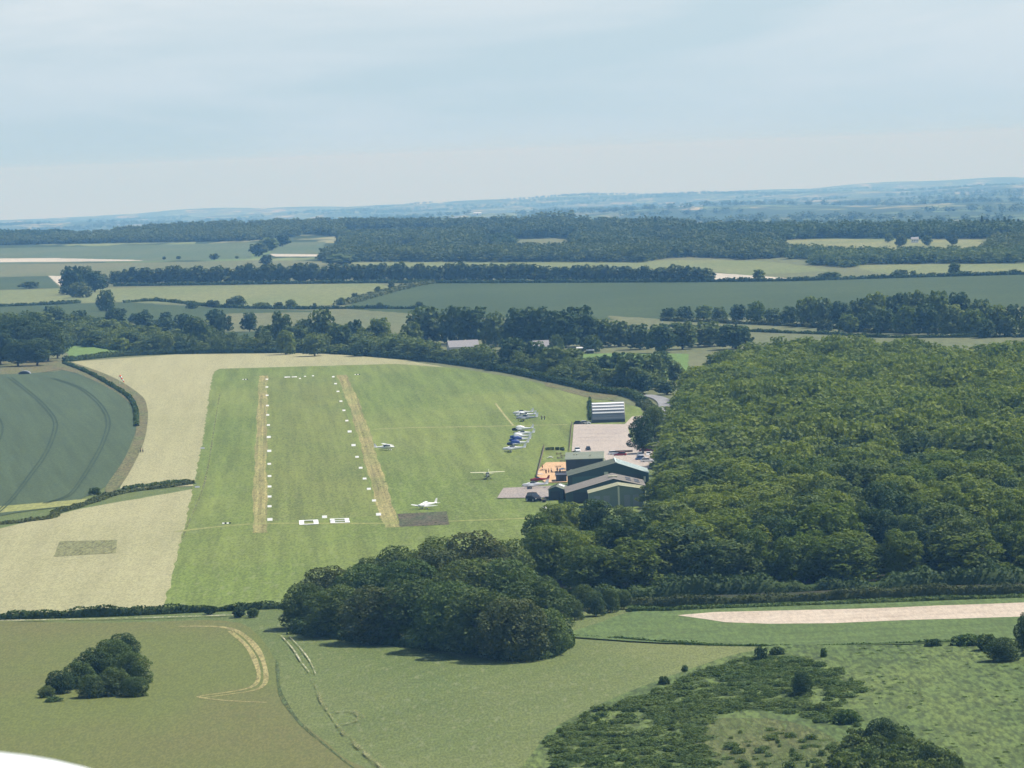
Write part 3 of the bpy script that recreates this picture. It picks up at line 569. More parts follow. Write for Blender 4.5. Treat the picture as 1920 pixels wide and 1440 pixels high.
# --- trees beyond the far hedge: (x, base y, half width px, top y, shade 0 dark 1 mid 2 light)
def at_px(x, yb, hw, yt):
    p = P(x, yb); d = p.length; return p, hw * d / FPX, (yb - yt) * d / FPX
midt = [(874, 676, 15, 652, 1), (1030, 674, 14, 655, 1), (1015, 680, 16, 660, 1), (858, 676, 13, 654, 2), (893, 680, 16, 656, 1), (1000, 676, 12, 654, 1), (200, 583, 17, 546, 1), (75, 618, 26, 585, 1), (110, 640, 24, 602, 1), (150, 612, 20, 584, 0), (182, 632, 22, 600, 1), (230, 630, 22, 604, 1), (258, 640, 24, 610, 1), (180, 650, 22, 622, 1), (225, 660, 20, 634, 2), (120, 655, 18, 628, 1), (285, 640, 20, 612, 1), (330, 645, 22, 618, 1), (345, 662, 20, 640, 0), (390, 640, 18, 612, 1), (255, 606, 14, 588, 1), (310, 602, 12, 585, 0), (570, 628, 18, 600, 1), (620, 632, 18, 606, 0), (135, 628, 22, 590, 1), (165, 645, 22, 612, 1), (205, 640, 25, 600, 1), (245, 655, 26, 622, 1), (270, 618, 20, 588, 0), (290, 660, 24, 630, 1),
 (100, 612, 24, 576, 0), (215, 612, 20, 580, 0), (310, 625, 22, 597, 0), (345, 622, 20, 590, 0), (368, 655, 28, 598, 1), (405, 622, 20, 582, 0), (420, 625, 16, 590, 0), (468, 622, 15, 587, 0), (447, 655, 14, 632, 1),
 (500, 650, 22, 612, 1), (530, 655, 20, 585, 1), (555, 655, 24, 612, 1), (535, 665, 18, 622, 2), (605, 655, 28, 585, 1), (590, 668, 22, 630, 1), (640, 660, 24, 610, 1), (665, 640, 16, 600, 0), (712, 650, 24, 598, 2), (680, 668, 22, 640, 1), (740, 668, 28, 636, 1),
 (800, 645, 38, 580, 1), (770, 655, 22, 605, 1), (850, 645, 28, 578, 0), (890, 646, 34, 578, 0), (800, 676, 24, 645, 1), (930, 650, 26, 590, 1), (975, 655, 34, 582, 0), (1010, 655, 30, 578, 0), (1050, 660, 34, 582, 0), (1090, 650, 36, 578, 0),
 (915, 688, 20, 660, 1), (962, 693, 29, 636, 0), (1005, 697, 25, 643, 0), (1040, 705, 28, 652, 1), (1043, 668, 14, 629, 1), (1075, 700, 24, 655, 1), (1125, 650, 26, 600, 1), (1160, 650, 28, 605, 1), (1112, 662, 18, 630, 1),
 (1200, 655, 26, 610, 1), (1240, 662, 28, 610, 1), (1280, 655, 30, 605, 1), (1330, 650, 32, 605, 1), (1380, 655, 34, 608, 0), (1150, 720, 34, 662, 0), (1185, 728, 32, 665, 1), (1225, 725, 30, 668, 1), (1120, 705, 24, 672, 1), (1250, 740, 20, 712, 1), (1205, 738, 20, 700, 0), (1265, 715, 16, 680, 1),
 (1090, 720, 20, 696, 1), (1055, 715, 20, 690, 1), (1020, 706, 18, 684, 1), (1240, 690, 22, 660, 1)]
lm = [L_DARK, L_ASH, L_OAK]
places = ['in the thicket left of the middle', 'in the thicket behind the runway end', 'among the farm roofs beyond the hedge', 'between the hangars and the lane']
cnt = {}
for k, (x, yb, hw, yt, s_) in enumerate(sorted(midt)):
    p, Rr, Hh = at_px(x, yb, hw, yt); pl = places[0 if x < 420 else 1 if x < 760 else 2 if x < 1100 else 3]
    cnt[pl] = cnt.get(pl, 0) + 1
    tone = ['dark', 'mid-green', 'light green'][s_]
    plant(MID, k, p, Rr * 1.08, Hh * 1.04, 'hedgerow_tree', f'{tone} bushy tree {pl}, {ORD[cnt[pl] - 1]} from the left there', 'tree', 'bushy trees ' + pl, lm[s_])
# round copse and row in front of it
for k, (x, yb, hw, yt) in enumerate([(135, 552, 24, 498), (160, 545, 22, 500), (178, 548, 20, 508), (150, 558, 24, 530), (125, 553, 14, 535), (192, 540, 14, 514)]):
    p, Rr, Hh = at_px(x, yb, hw, yt)
    plant(MID, k, p, Rr, Hh, 'copse_tree', f'tree of the round copse at the row\'s left end, {ORD[k]} of six', 'tree', 'trees of the round copse left of the tree row', [L_DARK, L_FAR][k % 2])
row = []
x = 218
while x < 1338:
    hw = rnd.uniform(13, 19); t = (x - 218) / 1120
    base = 536 - 6 * min(1, t * 3) - 1.5 * t; top = 503 - 8 * math.sin(t * 3.0) + rnd.uniform(-4, 5)
    row.append((x, base, hw, top)); x += hw * 1.18
for k, (x, yb, hw, yt) in enumerate(row):
    p, Rr, Hh = at_px(x, yb, hw, yt)
    plant(FARS, k, p, Rr, Hh, 'row_tree', f'tree of the long row across the middle, {ORD[k]} from its left end' if k < len(ORD) else 'tree near the right end of the long row', 'tree', 'trees of the long row across the middle', L_FAR)
# wooded belt above the dark field's right end
k = 0
belt = [(1255, 598, 16, 576), (1285, 600, 18, 575), (1320, 600, 18, 572), (1350, 602, 16, 576), (1385, 604, 18, 570), (1420, 606, 20, 566), (1450, 608, 18, 578), (1480, 610, 18, 575), (1515, 612, 24, 555), (1545, 614, 22, 560), (1575, 616, 24, 565), (1610, 612, 24, 558), (1645, 612, 26, 548), (1685, 616, 26, 548), (1720, 618, 26, 545), (1760, 618, 28, 544), (1800, 620, 28, 548), (1840, 620, 26, 560), (1700, 626, 26, 575), (1660, 624, 24, 580), (1740, 628, 28, 570), (1785, 630, 28, 572), (1825, 630, 26, 580), (1870, 622, 22, 572), (1905, 622, 22, 570), (1890, 632, 20, 592), (1930, 632, 20, 590), (1850, 634, 20, 600), (1590, 624, 22, 590), (1625, 622, 22, 585)]
for k, (x, yb, hw, yt) in enumerate(sorted(belt)):
    p, Rr, Hh = at_px(x, yb, hw, yt)
    plant(MID, k, p, Rr, Hh, 'belt_tree', f'tree of the wooded belt behind the big wood, {ORD[k]} from its left', 'tree', 'trees of the belt behind the big wood', [L_ASH, L_DARK, L_OAK][k % 3])
# single trees and bushes in far hedgerows
singles = [(1547, 625, 16, 598, 'round bush alone on the field edge behind the big wood'), (1662, 614, 12, 600, 'bright yellow-green bush against the wooded belt'),
 (1422, 524, 12, 505, 'small round tree right of the bright chalk patch'), (1556, 523, 24, 510, 'low wide bush on the line above the dark field'), (1688, 519, 16, 506, 'bush on the hedge line at the right'), (1712, 519, 7, 507, 'small dark bush right of the hedge line bush'), (1748, 519, 12, 511, 'low bush left of the lone tall tree'),
 (1790, 518, 13, 493, 'lone tall tree on the hedge line at the right'), (1900, 515, 10, 505, 'bush near the right edge on the far hedge line'), (1880, 516, 14, 508, 'low pale bush near the right edge'),
 (1690, 463, 11, 440, 'lone park tree left of the white house'), (1738, 461, 10, 441, 'park tree right of the white house'), (1786, 459, 11, 436, 'park tree in the straw clearing, far right'), (1667, 455, 8, 438, 'park tree at the left end of the clearing'),
 (403, 487, 10, 475, 'dark bush on the far left hedge line'), (335, 486, 5, 480, 'small bush on the far left hedge line'), (308, 487, 4, 481, 'tiny leftmost bush on the far hedge line'), (444, 485, 4, 480, 'tiny bush right of the dark bush'),
 (500, 497, 13, 478, 'small tree behind the row of trees'), (640, 497, 32, 477, 'wide low copse before the far wood'), (485, 481, 18, 455, 'tree cluster at the corner of the left forest'), (505, 470, 20, 445, 'tree joining the left forest and the copse'), (530, 462, 16, 440, 'upper tree beside the small green field'),
 (360, 579, 12, 566, 'low bush under the light field'), (400, 577, 14, 562, 'rounded bush in the hedge under the light field'), (447, 576, 16, 555, 'tall round bush in the hedge under the light field'), (432, 577, 10, 560, 'paler bush beside the tall round bush'), (490, 577, 18, 567, 'long low bush in the hedge'), (522, 579, 10, 566, 'small bush in the hedge beside its twin'), (546, 579, 12, 562, 'dark round bush at the right of the hedge'),
 (590, 575, 4, 568, 'tiny bush alone under the light field'), (640, 572, 8, 558, 'bush at the field corner'), (665, 558, 7, 549, 'little bush on the slanting bank'), (709, 549, 7, 537, 'bush midway up the slanting bank'), (734, 541, 7, 528, 'top bush of the slanting bank'), (712, 579, 7, 567, 'bush below the dark field'), (787, 577, 8, 565, 'round bush on the edge of the dark field'), (293, 563, 5, 557, 'little bush on the left hedge'), (230, 590, 8, 578, 'small tree before the pale round tree'), (272, 592, 8, 580, 'small bush in the dark field'), (55, 541, 20, 528, 'dark low bush at the left edge')]
for k, (x, yb, hw, yt, lb) in enumerate(singles):
    p, Rr, Hh = at_px(x, yb, hw, yt)
    plant(FARS if yb < 560 else MID, k, p, Rr, Hh, 'tree' if 'tree' in lb else 'bush', lb, 'tree' if 'tree' in lb else 'bush', None, L_LIGHT if 'bright' in lb else [L_FAR, L_ASH][k % 2])
# two trees by the car park and in front of the hangars
for k, (x, yb, hw, yt, lb) in enumerate([(1206, 852, 26, 778, 'dark round tree at the corner of the gravel car park'), (1228, 832, 24, 762, 'tree beside the lane right of the arched hut'),
  (1070, 1012, 36, 938, 'tree hiding the front of the small shed'), (1120, 1018, 38, 936, 'tree before the lowest hangar gable'), (1172, 1024, 34, 948, 'tree below the right end of the hangars'), (1040, 1018, 32, 945, 'tree at the lower left of the hangars'),
  (1236, 1006, 32, 936, 'tree touching the right side of the hangars'), (1252, 950, 26, 884, 'tree overhanging the large hangar roof'), (1010, 1045, 34, 962, 'leftmost tree of the wood near the airfield')]):
    p, Rr, Hh = at_px(x, yb, hw, yt)
    plant(WOODS, k, p, Rr, Hh, 'tree', lb, 'tree', None, [L_DARK, L_ASH, L_OAK][k % 3])
# far forests (masses), distances from the ground rows they stand on
def band(pix, sp, label, Rr=7, Hh=14, leaf=None, sub=.38, seed=1):
    r_ = np.random.default_rng(seed); p_ = scatter([P(*ext(q)) for q in pix], sp, r_)
    g_ = np.sin(p_[:, 0] * .021 + 1.4 * np.sin(p_[:, 1] * .004 + seed)) + np.sin(p_[:, 1] * .011 + p_[:, 0] * .008 + seed) + .5 * np.sin(p_[:, 0] * .07); p_ = p_[g_ > -1.25]   # rides and clearings
    mass('forest', p_, FARS, lambda x, y: Rr * r_.uniform(.8, 1.25), lambda x, y: Hh * r_.uniform(.6, 1.35), leaf or L_FAR, label, 'forest', r_, sub)
band([(-80, 462), (470, 452), (520, 446), (560, 444), (560, 436), (-80, 456)], 11, 'dark forest band along the left horizon', 6.5, 9, seed=2)
band([(-80, 452), (130, 450), (140, 444), (-80, 446)], 12, 'higher dark forest at the far left', 7, 10, L_DARK, seed=3)
band([(180, 446), (520, 436), (640, 444), (640, 428), (520, 425), (300, 434)], 12, 'forest rising behind the left forest band', 7, 11, seed=13)
band([(602, 489), (640, 491), (1200, 492), (1330, 491), (1450, 489), (1480, 491), (1480, 478), (1100, 476), (640, 476)], 10, 'broad forest band behind the long tree row', 6.5, 9.5, seed=4)
band([(640, 474), (905, 471), (905, 450), (820, 444), (640, 448)], 11, 'forest block left of the narrow straw clearing', 7, 10, seed=14)
band([(1075, 472), (1430, 474), (1470, 466), (1440, 452), (1075, 450)], 11, 'forest block right of the narrow straw clearing', 7, 9.5, seed=15)
band([(905, 470), (960, 470), (960, 455), (905, 455)], 11, 'small wood against the narrow straw clearing', 7, 10, L_DARK, seed=16)
band([(1480, 492), (1595, 503), (1622, 496), (2000, 496), (2000, 484), (1640, 482), (1560, 480), (1480, 476)], 9, 'right forest band below the straw clearing', 6, 7.5, L_ASH, seed=17)
band([(1840, 483), (2000, 483), (2000, 452), (1870, 455)], 11, 'forest at the right edge beside the clearing', 6.5, 8, seed=18)
band([(840, 446), (1075, 446), (1430, 445), (1400, 436), (1000, 437), (840, 438)], 12, 'forest interior beyond the narrow straw clearing', 7.5, 11, seed=5)
band([(1290, 452), (1480, 450), (1560, 446), (1740, 448), (1840, 448), (2000, 448), (2000, 438), (1290, 438)], 11, 'dark forest above the right clearing', 7, 11, L_DARK, seed=6)
band([(480, 432), (700, 430), (1000, 430), (1300, 434), (1300, 429), (1000, 425), (700, 424), (480, 427)], 15, 'forest skyline before the blue hills', 8, 11, seed=7)
# pines poking above the right forest
def pine(x, yb, yt, k):
    p, Rr, Hh = at_px(x, yb, 4, yt); V, F = [], []
    o = empty('pine_tree', p); tag(o, f'pointed dark conifer rising above the far forest, {ORD[k]} from the left', 'tree', 'conifers above the far forest')
    r_ = np.random.default_rng(k); n = 120; h = r_.random(n) ** .7; a = r_.uniform(0, 6.28, n); rr = 3.4 * (1 - h) + .2
    C = np.stack([np.cos(a) * rr, np.sin(a) * rr, 2 + h * (Hh - 2)], 1); Nn = np.stack([np.cos(a), np.sin(a), .6 + 0 * a], 1)
    V, F = quads(C, Nn, 1.3, r_, .4); link('crown', mesh_np('crown', V, F, L_DARK), o); MB().tube((0, 0, -.3), (0, 0, Hh * .8), .4, .1).build('trunk', BARK, o)
for k, (x, yb, yt) in enumerate([(940, 438, 414), (1128, 438, 414), (1230, 438, 406), (1842, 440, 406), (1852, 440, 411), (1862, 440, 412), (1885, 440, 409), (1893, 442, 413), (1910, 440, 411)]): pine(x, yb, yt, k)
# woods out on the far hills
r_ = np.random.default_rng(77); pp = []
for q_ in range(160):
    y0 = r_.uniform(6800, 30000) if q_ < 160 else r_.uniform(5300, 7200); x0 = (r_.uniform(-.125, .125) if q_ < 160 else r_.uniform(.045, .12)) * y0; L = r_.uniform(60, 330) * (1 + y0 / 16000); n = int(L / 22) + 3
    pp += [(x0 + (i - n / 2) * 22 + r_.normal(0, 8), y0 + r_.normal(0, 18) + i * r_.uniform(-3, 3)) for i in range(n)]
mass('forest', pp, FARS, lambda x, y: r_.uniform(11, 18), lambda x, y: r_.uniform(12, 19), L_FAR, 'scattered strips of woodland on the blue hills', 'forest', r_, .22, zf=hgt)
# ------------------------------------------------------------------ hedges
def hedge(pix, h, w, label, leafm=None, leaf=.4, dens=1.0, name='hedge', cat='hedge', rough=.35, seed=0):
    r_ = np.random.default_rng(seed + len(pix)); c = smoothpoly([P(*ext(p)) for p in pix], False, 4.0)
    pts, nrm = [], []
    cum = [0]
    for a, b in zip(c, c[1:]): cum.append(cum[-1] + (b - a).length)
    L = cum[-1]; n = int(L * (2 * h + w) / (leaf * leaf * 1.5) * dens); t = np.sort(r_.random(n)) * L
    xy = np.array([(p.x, p.y) for p in c]); cx = np.interp(t, cum, xy[:, 0]); cyy = np.interp(t, cum, xy[:, 1])
    dx = np.interp(t + 1, cum, xy[:, 0]) - np.interp(t - 1, cum, xy[:, 0]); dy = np.interp(t + 1, cum, xy[:, 1]) - np.interp(t - 1, cum, xy[:, 1])
    dl = np.hypot(dx, dy) + 1e-9; nx, ny = -dy / dl, dx / dl
    ph = r_.uniform(0, 6.28, 4); hh = h * (1 + rough * .5 * (np.sin(t * .11 + ph[0]) + np.sin(t * .37 + ph[1]) * .7 + np.sin(t * .9 + ph[2]) * .5)); ww = w * (1 + rough * .4 * np.sin(t * .23 + ph[3]))
    a = r_.uniform(-.15, math.pi + .15, n)
    lx = np.cos(a); lz = np.abs(np.sin(a)) ** .6
    side = np.sign(lx) * np.abs(lx) ** .6
    C = np.stack([cx + nx * side * ww / 2, cyy + ny * side * ww / 2, lz * hh * r_.uniform(.9, 1.08, n)], 1)
    N = np.stack([nx * side, ny * side, lz + .2], 1)
    V, F = quads(C, N, leaf, r_, .7)
    m = len(c); core = []; cf = []
    for i, p in enumerate(c):
        d = (c[min(i + 1, m - 1)] - c[max(i - 1, 0)]).normalized(); q = Vector((-d.y, d.x, 0)) * w * .34; tt = cum[i]
        hz = h * (1 + rough * .5 * (math.sin(tt * .11 + ph[0]) + math.sin(tt * .37 + ph[1]) * .7)) * .8
        core += [(p.x + q.x, p.y + q.y, -.1), (p.x + q.x * .7, p.y + q.y * .7, hz), (p.x - q.x * .7, p.y - q.y * .7, hz), (p.x - q.x, p.y - q.y, -.1)]
        if i:
            b_ = 4 * i; 
            for j in range(3): cf.append((b_ - 4 + j, b_ + j, b_ + j + 1, b_ - 3 + j))
    V = np.vstack([V, np.array(core)]); F = np.vstack([F, np.array(cf) + 4 * len(F)])
    o = link(name, mesh_np(name, V, F, leafm or L_HEDGE)); tag(o, label, cat); return o
hedge([(-60, 1163), (0, 1162), (60, 1160), (200, 1156), (350, 1149), (480, 1143), (540, 1140)], 1.7, 2.0, 'long low hedge between the hay field and the meadow', leaf=.3, rough=.5, leafm=L_DARK)
hedge([(1185, 1142), (1300, 1138), (1500, 1129), (1700, 1121), (1960, 1112)], 2.1, 2.2, 'trimmed hedge along the front of the big wood', leaf=.3)
hedge([(1180, 1146), (1250, 1147), (1330, 1143), (1500, 1137), (1960, 1119)], .9, 2.4, 'low rough growth beside the bare chalk field', leaf=.28, leafm=L_SCRUB, name='undergrowth', cat='undergrowth')
hedge([(120, 679), (220, 669), (330, 664), (480, 662), (600, 663), (720, 670), (840, 682), (960, 700), (1060, 722), (1120, 736), (1180, 744), (1208, 758)], 2.6, 3.0, 'long dark boundary hedge behind the runway', leafm=L_DARK, leaf=.5, rough=.2)
hedge([(600, 659), (760, 667), (900, 684), (1020, 705), (1120, 726), (1200, 742)], 1.3, 4.0, 'rough strip of scrub behind the boundary hedge', leafm=L_HEDGE, leaf=.5, rough=.6, name='undergrowth', cat='undergrowth')
hedge([(120, 682), (165, 700), (205, 722), (240, 745), (254, 768), (256, 800)], 1.3, 1.6, 'curved dark hedge along the top of the crop field', leafm=L_DARK, leaf=.4, rough=.4)
hedge([(362, 908), (300, 916), (230, 925), (175, 942), (110, 962), (40, 980), (-60, 1002)], 1.1, 2.2, 'low scrubby hedge running out from the crop field', leafm=L_HEDGE, leaf=.35, rough=.5)
hedge([(355, 904), (300, 910), (232, 918)], .9, 1.6, 'grey-green scrubby end of the low hedge', leafm=L_ASH, leaf=.35)
hedge([(1060, 1192), (1150, 1198), (1300, 1209), (1500, 1212), (1700, 1208), (1960, 1202)], .42, 1.2, 'straggling low hedge under the green strip', leafm=L_SCRUB, leaf=.2, rough=.9, dens=.5)
hedge([(232, 568), (290, 565), (350, 570), (420, 577), (560, 580), (640, 579), (720, 579), (800, 580)], 1.8, 3, 'hedge below the light yellow-green field', leafm=L_DARK, leaf=.8)
hedge([(-60, 577), (60, 573), (150, 568)], 2.2, 3, 'hedge below the light field at the left', leafm=L_DARK, leaf=.8)
hedge([(215, 537), (500, 533), (700, 531), (900, 531), (1340, 529)], 2.2, 4, 'dark hedge under the long tree row', leafm=L_DARK, leaf=1.0)
hedge([(1340, 529), (1500, 527), (1700, 521), (1990, 516)], 2.4, 4, 'far hedge above the broad dark field', leafm=L_DARK, leaf=1.0)
hedge([(640, 572), (700, 556), (760, 540), (810, 531)], 2.0, 9, 'scrubby bank slanting between light and dark fields', leafm=L_HEDGE, leaf=.9, rough=.8, dens=.6)
hedge([(1240, 602), (1400, 608), (1560, 616), (1700, 625), (1960, 634)], 1.7, 2.5, 'hedge in front of the wooded belt', leafm=L_HEDGE, leaf=.6, rough=.5)
hedge([(1240, 612), (1400, 622), (1560, 628), (1720, 634), (1960, 640)], 1.4, 2.2, 'second hedge across the field behind the big wood', leafm=L_DARK, leaf=.6, rough=.5)
hedge([(128, 646), (165, 648), (205, 655), (262, 660)], 1.8, 2.4, 'short hedge behind the bright grass wedge', leafm=L_DARK, leaf=.5)
hedge([(1206, 760), (1222, 770), (1228, 785), (1224, 800)], 1.8, 5.0, 'brown-green bank hedge beside the lane', leafm=L_HEDGE, leaf=.4)
hedge([(1106, 752), (1107, 770), (1107.5, 789)], 1.8, .8, 'dark hedge left of the arched hut', leafm=L_DARK, leaf=.35)
sheet('ground', [(1075, 1136), (1200, 1130), (1500, 1120), (2060, 1096), (2060, 1060), (1040, 1090)], 'shaded_litter', 'woodland floor coloured dark as shade under the edge of the big wood', 'ground')  # dark floor sheet; shade at the wood's foot is put into its colour
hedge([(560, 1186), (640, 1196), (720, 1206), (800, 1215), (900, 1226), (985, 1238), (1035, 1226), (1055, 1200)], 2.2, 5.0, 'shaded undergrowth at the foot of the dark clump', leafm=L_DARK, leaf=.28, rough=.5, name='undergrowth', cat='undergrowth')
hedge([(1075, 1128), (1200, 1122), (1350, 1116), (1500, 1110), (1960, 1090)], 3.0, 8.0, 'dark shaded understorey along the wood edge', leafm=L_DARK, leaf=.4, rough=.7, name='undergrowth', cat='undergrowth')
# low thicket filling between the middle trees
def scrubmass(pix, sp, label, Rr, Hh, sets, leafm, sub, seed, cat='scrub', name='scrub', patchy=None):
    q = np.random.default_rng(seed); p_ = scatter([P(*z) for z in pix], sp, q)
    if patchy: f = np.sin(p_[:, 0] * .31 + 1.2 * np.sin(p_[:, 1] * .055)) + np.sin(p_[:, 1] * .083 + p_[:, 0] * .13) + .8 * np.sin(p_[:, 0] * .77 - p_[:, 1] * .19) + q.normal(0, .8, len(p_)); p_ = p_[f > patchy]
    return mass(name, p_, sets, lambda x, y: Rr * q.uniform(.35, 1.5), lambda x, y: Hh * q.uniform(.35, 1.7), leafm, label, cat, q, sub)
scrubmass([(120, 648), (110, 628), (180, 615), (260, 640), (300, 650), (480, 650), (600, 640), (740, 652), (800, 672), (900, 684), (1080, 692), (1190, 715), (1240, 735), (1130, 728), (980, 700), (830, 680), (700, 666), (500, 660), (300, 661), (200, 652)], 8.2, 'tangled bushes filling behind the boundary hedge', 5.4, 5.8, MID, L_ASH, .6, 8)
scrubmass([(1030, 1388), (1100, 1345), (1190, 1312), (1290, 1272), (1400, 1238), (1500, 1232), (1560, 1262), (1590, 1310), (1600, 1350), (1530, 1360), (1450, 1335), (1380, 1335), (1330, 1352), (1320, 1420), (1350, 1480), (1050, 1480)], 2.5, 'dense low scrub on the slope at the lower right', 1.8, .8, BUSH, L_SCRUB, .5, 9, patchy=-1.35)
scrubmass([(1500, 1235), (1600, 1262), (1640, 1330), (1650, 1390), (1600, 1400), (1590, 1340), (1560, 1290)], 3.2, 'thin scrub on the right of the slope', 1.5, .7, BUSH, L_SCRUB, .4, 10, patchy=-.2)
scrubmass([(1440, 1218), (1960, 1208), (1960, 1470), (1700, 1470), (1640, 1390), (1560, 1280)], 3.6, 'dark tussocks dotted over the lower right pasture', .7, .35, BUSH, L_SCRUB, .3, 11, 'tussocks', 'tussocks', patchy=.3)
scrubmass([(1575, 1470), (1600, 1400), (1650, 1385), (1720, 1405), (1800, 1450), (1820, 1480)], 3.4, 'tangled bushes round the lower right trees', 2.4, 2.2, BUSH, L_ASH, .8, 21)
scrubmass([(1340, 1400), (1400, 1370), (1500, 1370), (1600, 1410), (1620, 1470), (1340, 1470)], 4.4, 'scattered bushlets in the bare hollow', 1.1, .8, BUSH, L_SCRUB, .4, 12)
for k, (x, yb, hw, yt, lb, lf) in enumerate([(1427, 1245, 13, 1213, 'dark pointed bush at the top of the scrub slope', L_DARK), (1456, 1230, 15, 1213, 'low dark bush right of the pointed bush', L_DARK), (1284, 1262, 8, 1247, 'small bush on the upper left edge of the scrub', L_SCRUB), (1245, 1286, 11, 1268, 'small dark bush left of the scrub slope', L_DARK),
   (1504, 1308, 20, 1258, 'very dark pine-like bush standing alone in the scrub', L_DARK), (1545, 1235, 8, 1215, 'little tree in the bright pasture', L_SCRUB), (1750, 1214, 16, 1198, 'bush left of the right edge bushes', L_DARK), (1815, 1212, 30, 1190, 'low wide bush near the right edge', L_SCRUB), (1880, 1242, 34, 1196, 'round dark bush near the right edge', L_DARK), (1850, 1222, 24, 1190, 'bush behind the round dark bush', L_ASH), (1925, 1232, 22, 1150, 'tall dark tree cut off by the right edge', L_DARK),
   (1655, 1408, 30, 1347, 'tallest dark tree of the lower right clump', L_DARK), (1700, 1430, 25, 1380, 'tree right of the tallest in the lower clump', L_ASH), (1745, 1450, 25, 1396, 'rightmost tree of the lower right clump', L_DARK), (1620, 1440, 26, 1400, 'pale bush left of the lower right clump', L_SCRUB), (1680, 1456, 28, 1412, 'bush at the bottom edge before the clump', L_ASH), (1590, 1360, 26, 1332, 'broad low bush above the lower right clump', L_SCRUB), (1540, 1340, 18, 1318, 'slim bush inside the scrub', L_ASH), (1782, 1478, 26, 1428, 'bush at the bottom edge right of the clump', L_ASH),
   (395, 1152, 12, 1136, 'rounded bush in the near hedge', L_DARK), (448, 1158, 15, 1138, 'larger rounded bush in the near hedge', L_DARK), (475, 1158, 12, 1140, 'bush where the near hedge meets the track', L_ASH), (50, 1158, 15, 1146, 'bush at the left end of the near hedge', L_DARK), (100, 1318, 20, 1306, 'weedy bush at the foot of the thicket', L_SCRUB), (178, 928, 12, 914, 'pale shrub where the low hedges meet', L_ASH)]):
    p, Rr, Hh = at_px(x, yb, hw, yt)
    big = Hh > 4
    plant(NEAR if big else BUSH, k, p, Rr, Hh, 'tree' if 'tree' in lb else 'bush', lb, 'tree' if 'tree' in lb else 'bush', None, lf)
# ------------------------------------------------------------------ buildings
ROOF_G = simple('green_grey_roof_sheet', (.165, .185, .125), .7, 0, .3, .18)
ROOF_T = simple('tan_grey_roof_sheet', (.30, .27, .225), .8, 0, .25, .18)
ROOF_B = simple('beige_roof_sheet', (.44, .43, .27), .7, 0, .14, .25)
ROOF_LIT = simple('sunlit_roof_sheet', (.52, .60, .56), .6, 0, .10, .25)  # sunlight on the right slope and ridge cap is put into this colour
WALL_D = simple('dark_green_cladding', (.035, .065, .060), .6, 0, .2, .5)
WALL_N = simple('dark_blue_grey_cladding', (.035, .045, .060), .6, 0, .2, .5)
WALL_G = simple('grey_green_cladding', (.17, .21, .17), .6, 0, .15, .5)
WOOD = simple('weathered_wood', (.16, .12, .09), .85, 0, .25, 2)
DARKB = simple('dark_opening', (.015, .018, .02), .5)
CORR = simple('galvanised_sheet', (.22, .24, .25), .5, .2, .14, .35)
SHEETW = simple('white_translucent_sheet', (.86, .86, .84), .5, 0, .03)
GREYR = simple('grey_slate_roof', (.24, .23, .23), .7, 0, .15, .4)
def wx(px, Y):                     # world x seen at column px on the ground line Y metres away (ground height)
    lo = ray(px, 900); 
    # intersect the column with the ground row at distance Y
    y_ = 900
    for _ in range(30):
        p = P(px, y_)
        y_ += (p.y - Y) / (p.y / (y_ - 280))
    return P(px, y_).x
def gable(name, x0, x1, y0, y1, he, hr, xr, wallm, roofl, roofr, label, cat='building', rz=0, he2=None, over=.25, th=.14, ribs=True):
    """ridge runs away from the viewer; (x0,x1) width, y0 front"""
    he2 = he if he2 is None else he2
    o = empty(name, ((x0 + x1) / 2, y0, 0), rz); tag(o, label, cat); c = (x0 + x1) / 2; a, b, r_ = x0 - c, x1 - c, xr - c; D = y1 - y0
    MB().prism([(a, -.2), (b, -.2), (b, he2), (r_, hr), (a, he)], 'y', 0, D).build('wall', wallm, o)
    for nm, (xa, za, xb, zb), m in (('roof', (a - over, he - over * (hr - he) / (r_ - a), r_, hr), roofl), ('roof', (r_, hr, b + over, he2 - over * (hr - he2) / (b - r_)), roofr)):
        mb = MB(); mb.prism([(xa, za + .004), (xb, zb + .004), (xb, zb + th), (xa, za + th)], 'y', -over, D + over)
        rf_ = mb.build(nm, m, o)
        if ribs:                    # standing ribs of the roof sheets
            k = MB(); n = max(3, int(D / 1.5))
            for i in range(1, n):
                yy = D * i / n; k.prism([(xa, za + th - .02), (xb, zb + th - .02), (xb, zb + th + .05), (xa, za + th + .05)], 'y', yy, yy + .09)
            k.build('roof_rib', m, rf_)
    return o, a, b, D
def depth_at(px, py): return P(px, py).y
# clubhouse with a nearly flat roof
Y0 = depth_at(1097, 893); x0 = wx(1062, Y0); x1 = wx(1131.5, Y0)
ch = empty('clubhouse', ((x0 + x1) / 2, Y0, 0), R(-1.5)); tag(ch, 'tall flat-roofed clubhouse with dark blue-grey front wall', 'building')
w = (x1 - x0) / 2
MB().box(-w, 0, -.2, w, 22, 5.1).build('wall', WALL_N, ch)
rf_ = MB().prism([(-.5, 5.103), (22.4, 5.7), (22.4, 5.95), (-.5, 5.30)], 'x', -w - .3, w + .3).build('roof', ROOF_G, ch)
for xx, yy in ((-3.4, 12), (-2.6, 12), (1.5, 7)): MB().box(xx, yy, 5.3, xx + .4, yy + .5, 6.1).build('roof_vent', CREAM, rf_)
for xx in (-3.8, -1.4, 1.0, 3.4):
    f_ = MB().box(xx - .6, -.06, 1.0, xx + .6, -.003, 2.2).build('window', WHITE, ch); MB().box(xx - .5, -.09, 1.1, xx + .5, -.063, 2.1).build('pane', DARKG, f_)
MB().box(w - .02, -.5, -.1, w + .35, 22.3, 5.25).build('side_trim', CREAM, ch)
d_ = MB().box(-w - .06, 3, 0, -w - .003, 4.1, 2.1).build('door', WALL_G, ch); MB().box(-w - .12, 3.9, .95, -w - .063, 4.0, 1.1).build('handle', SILV, d_)
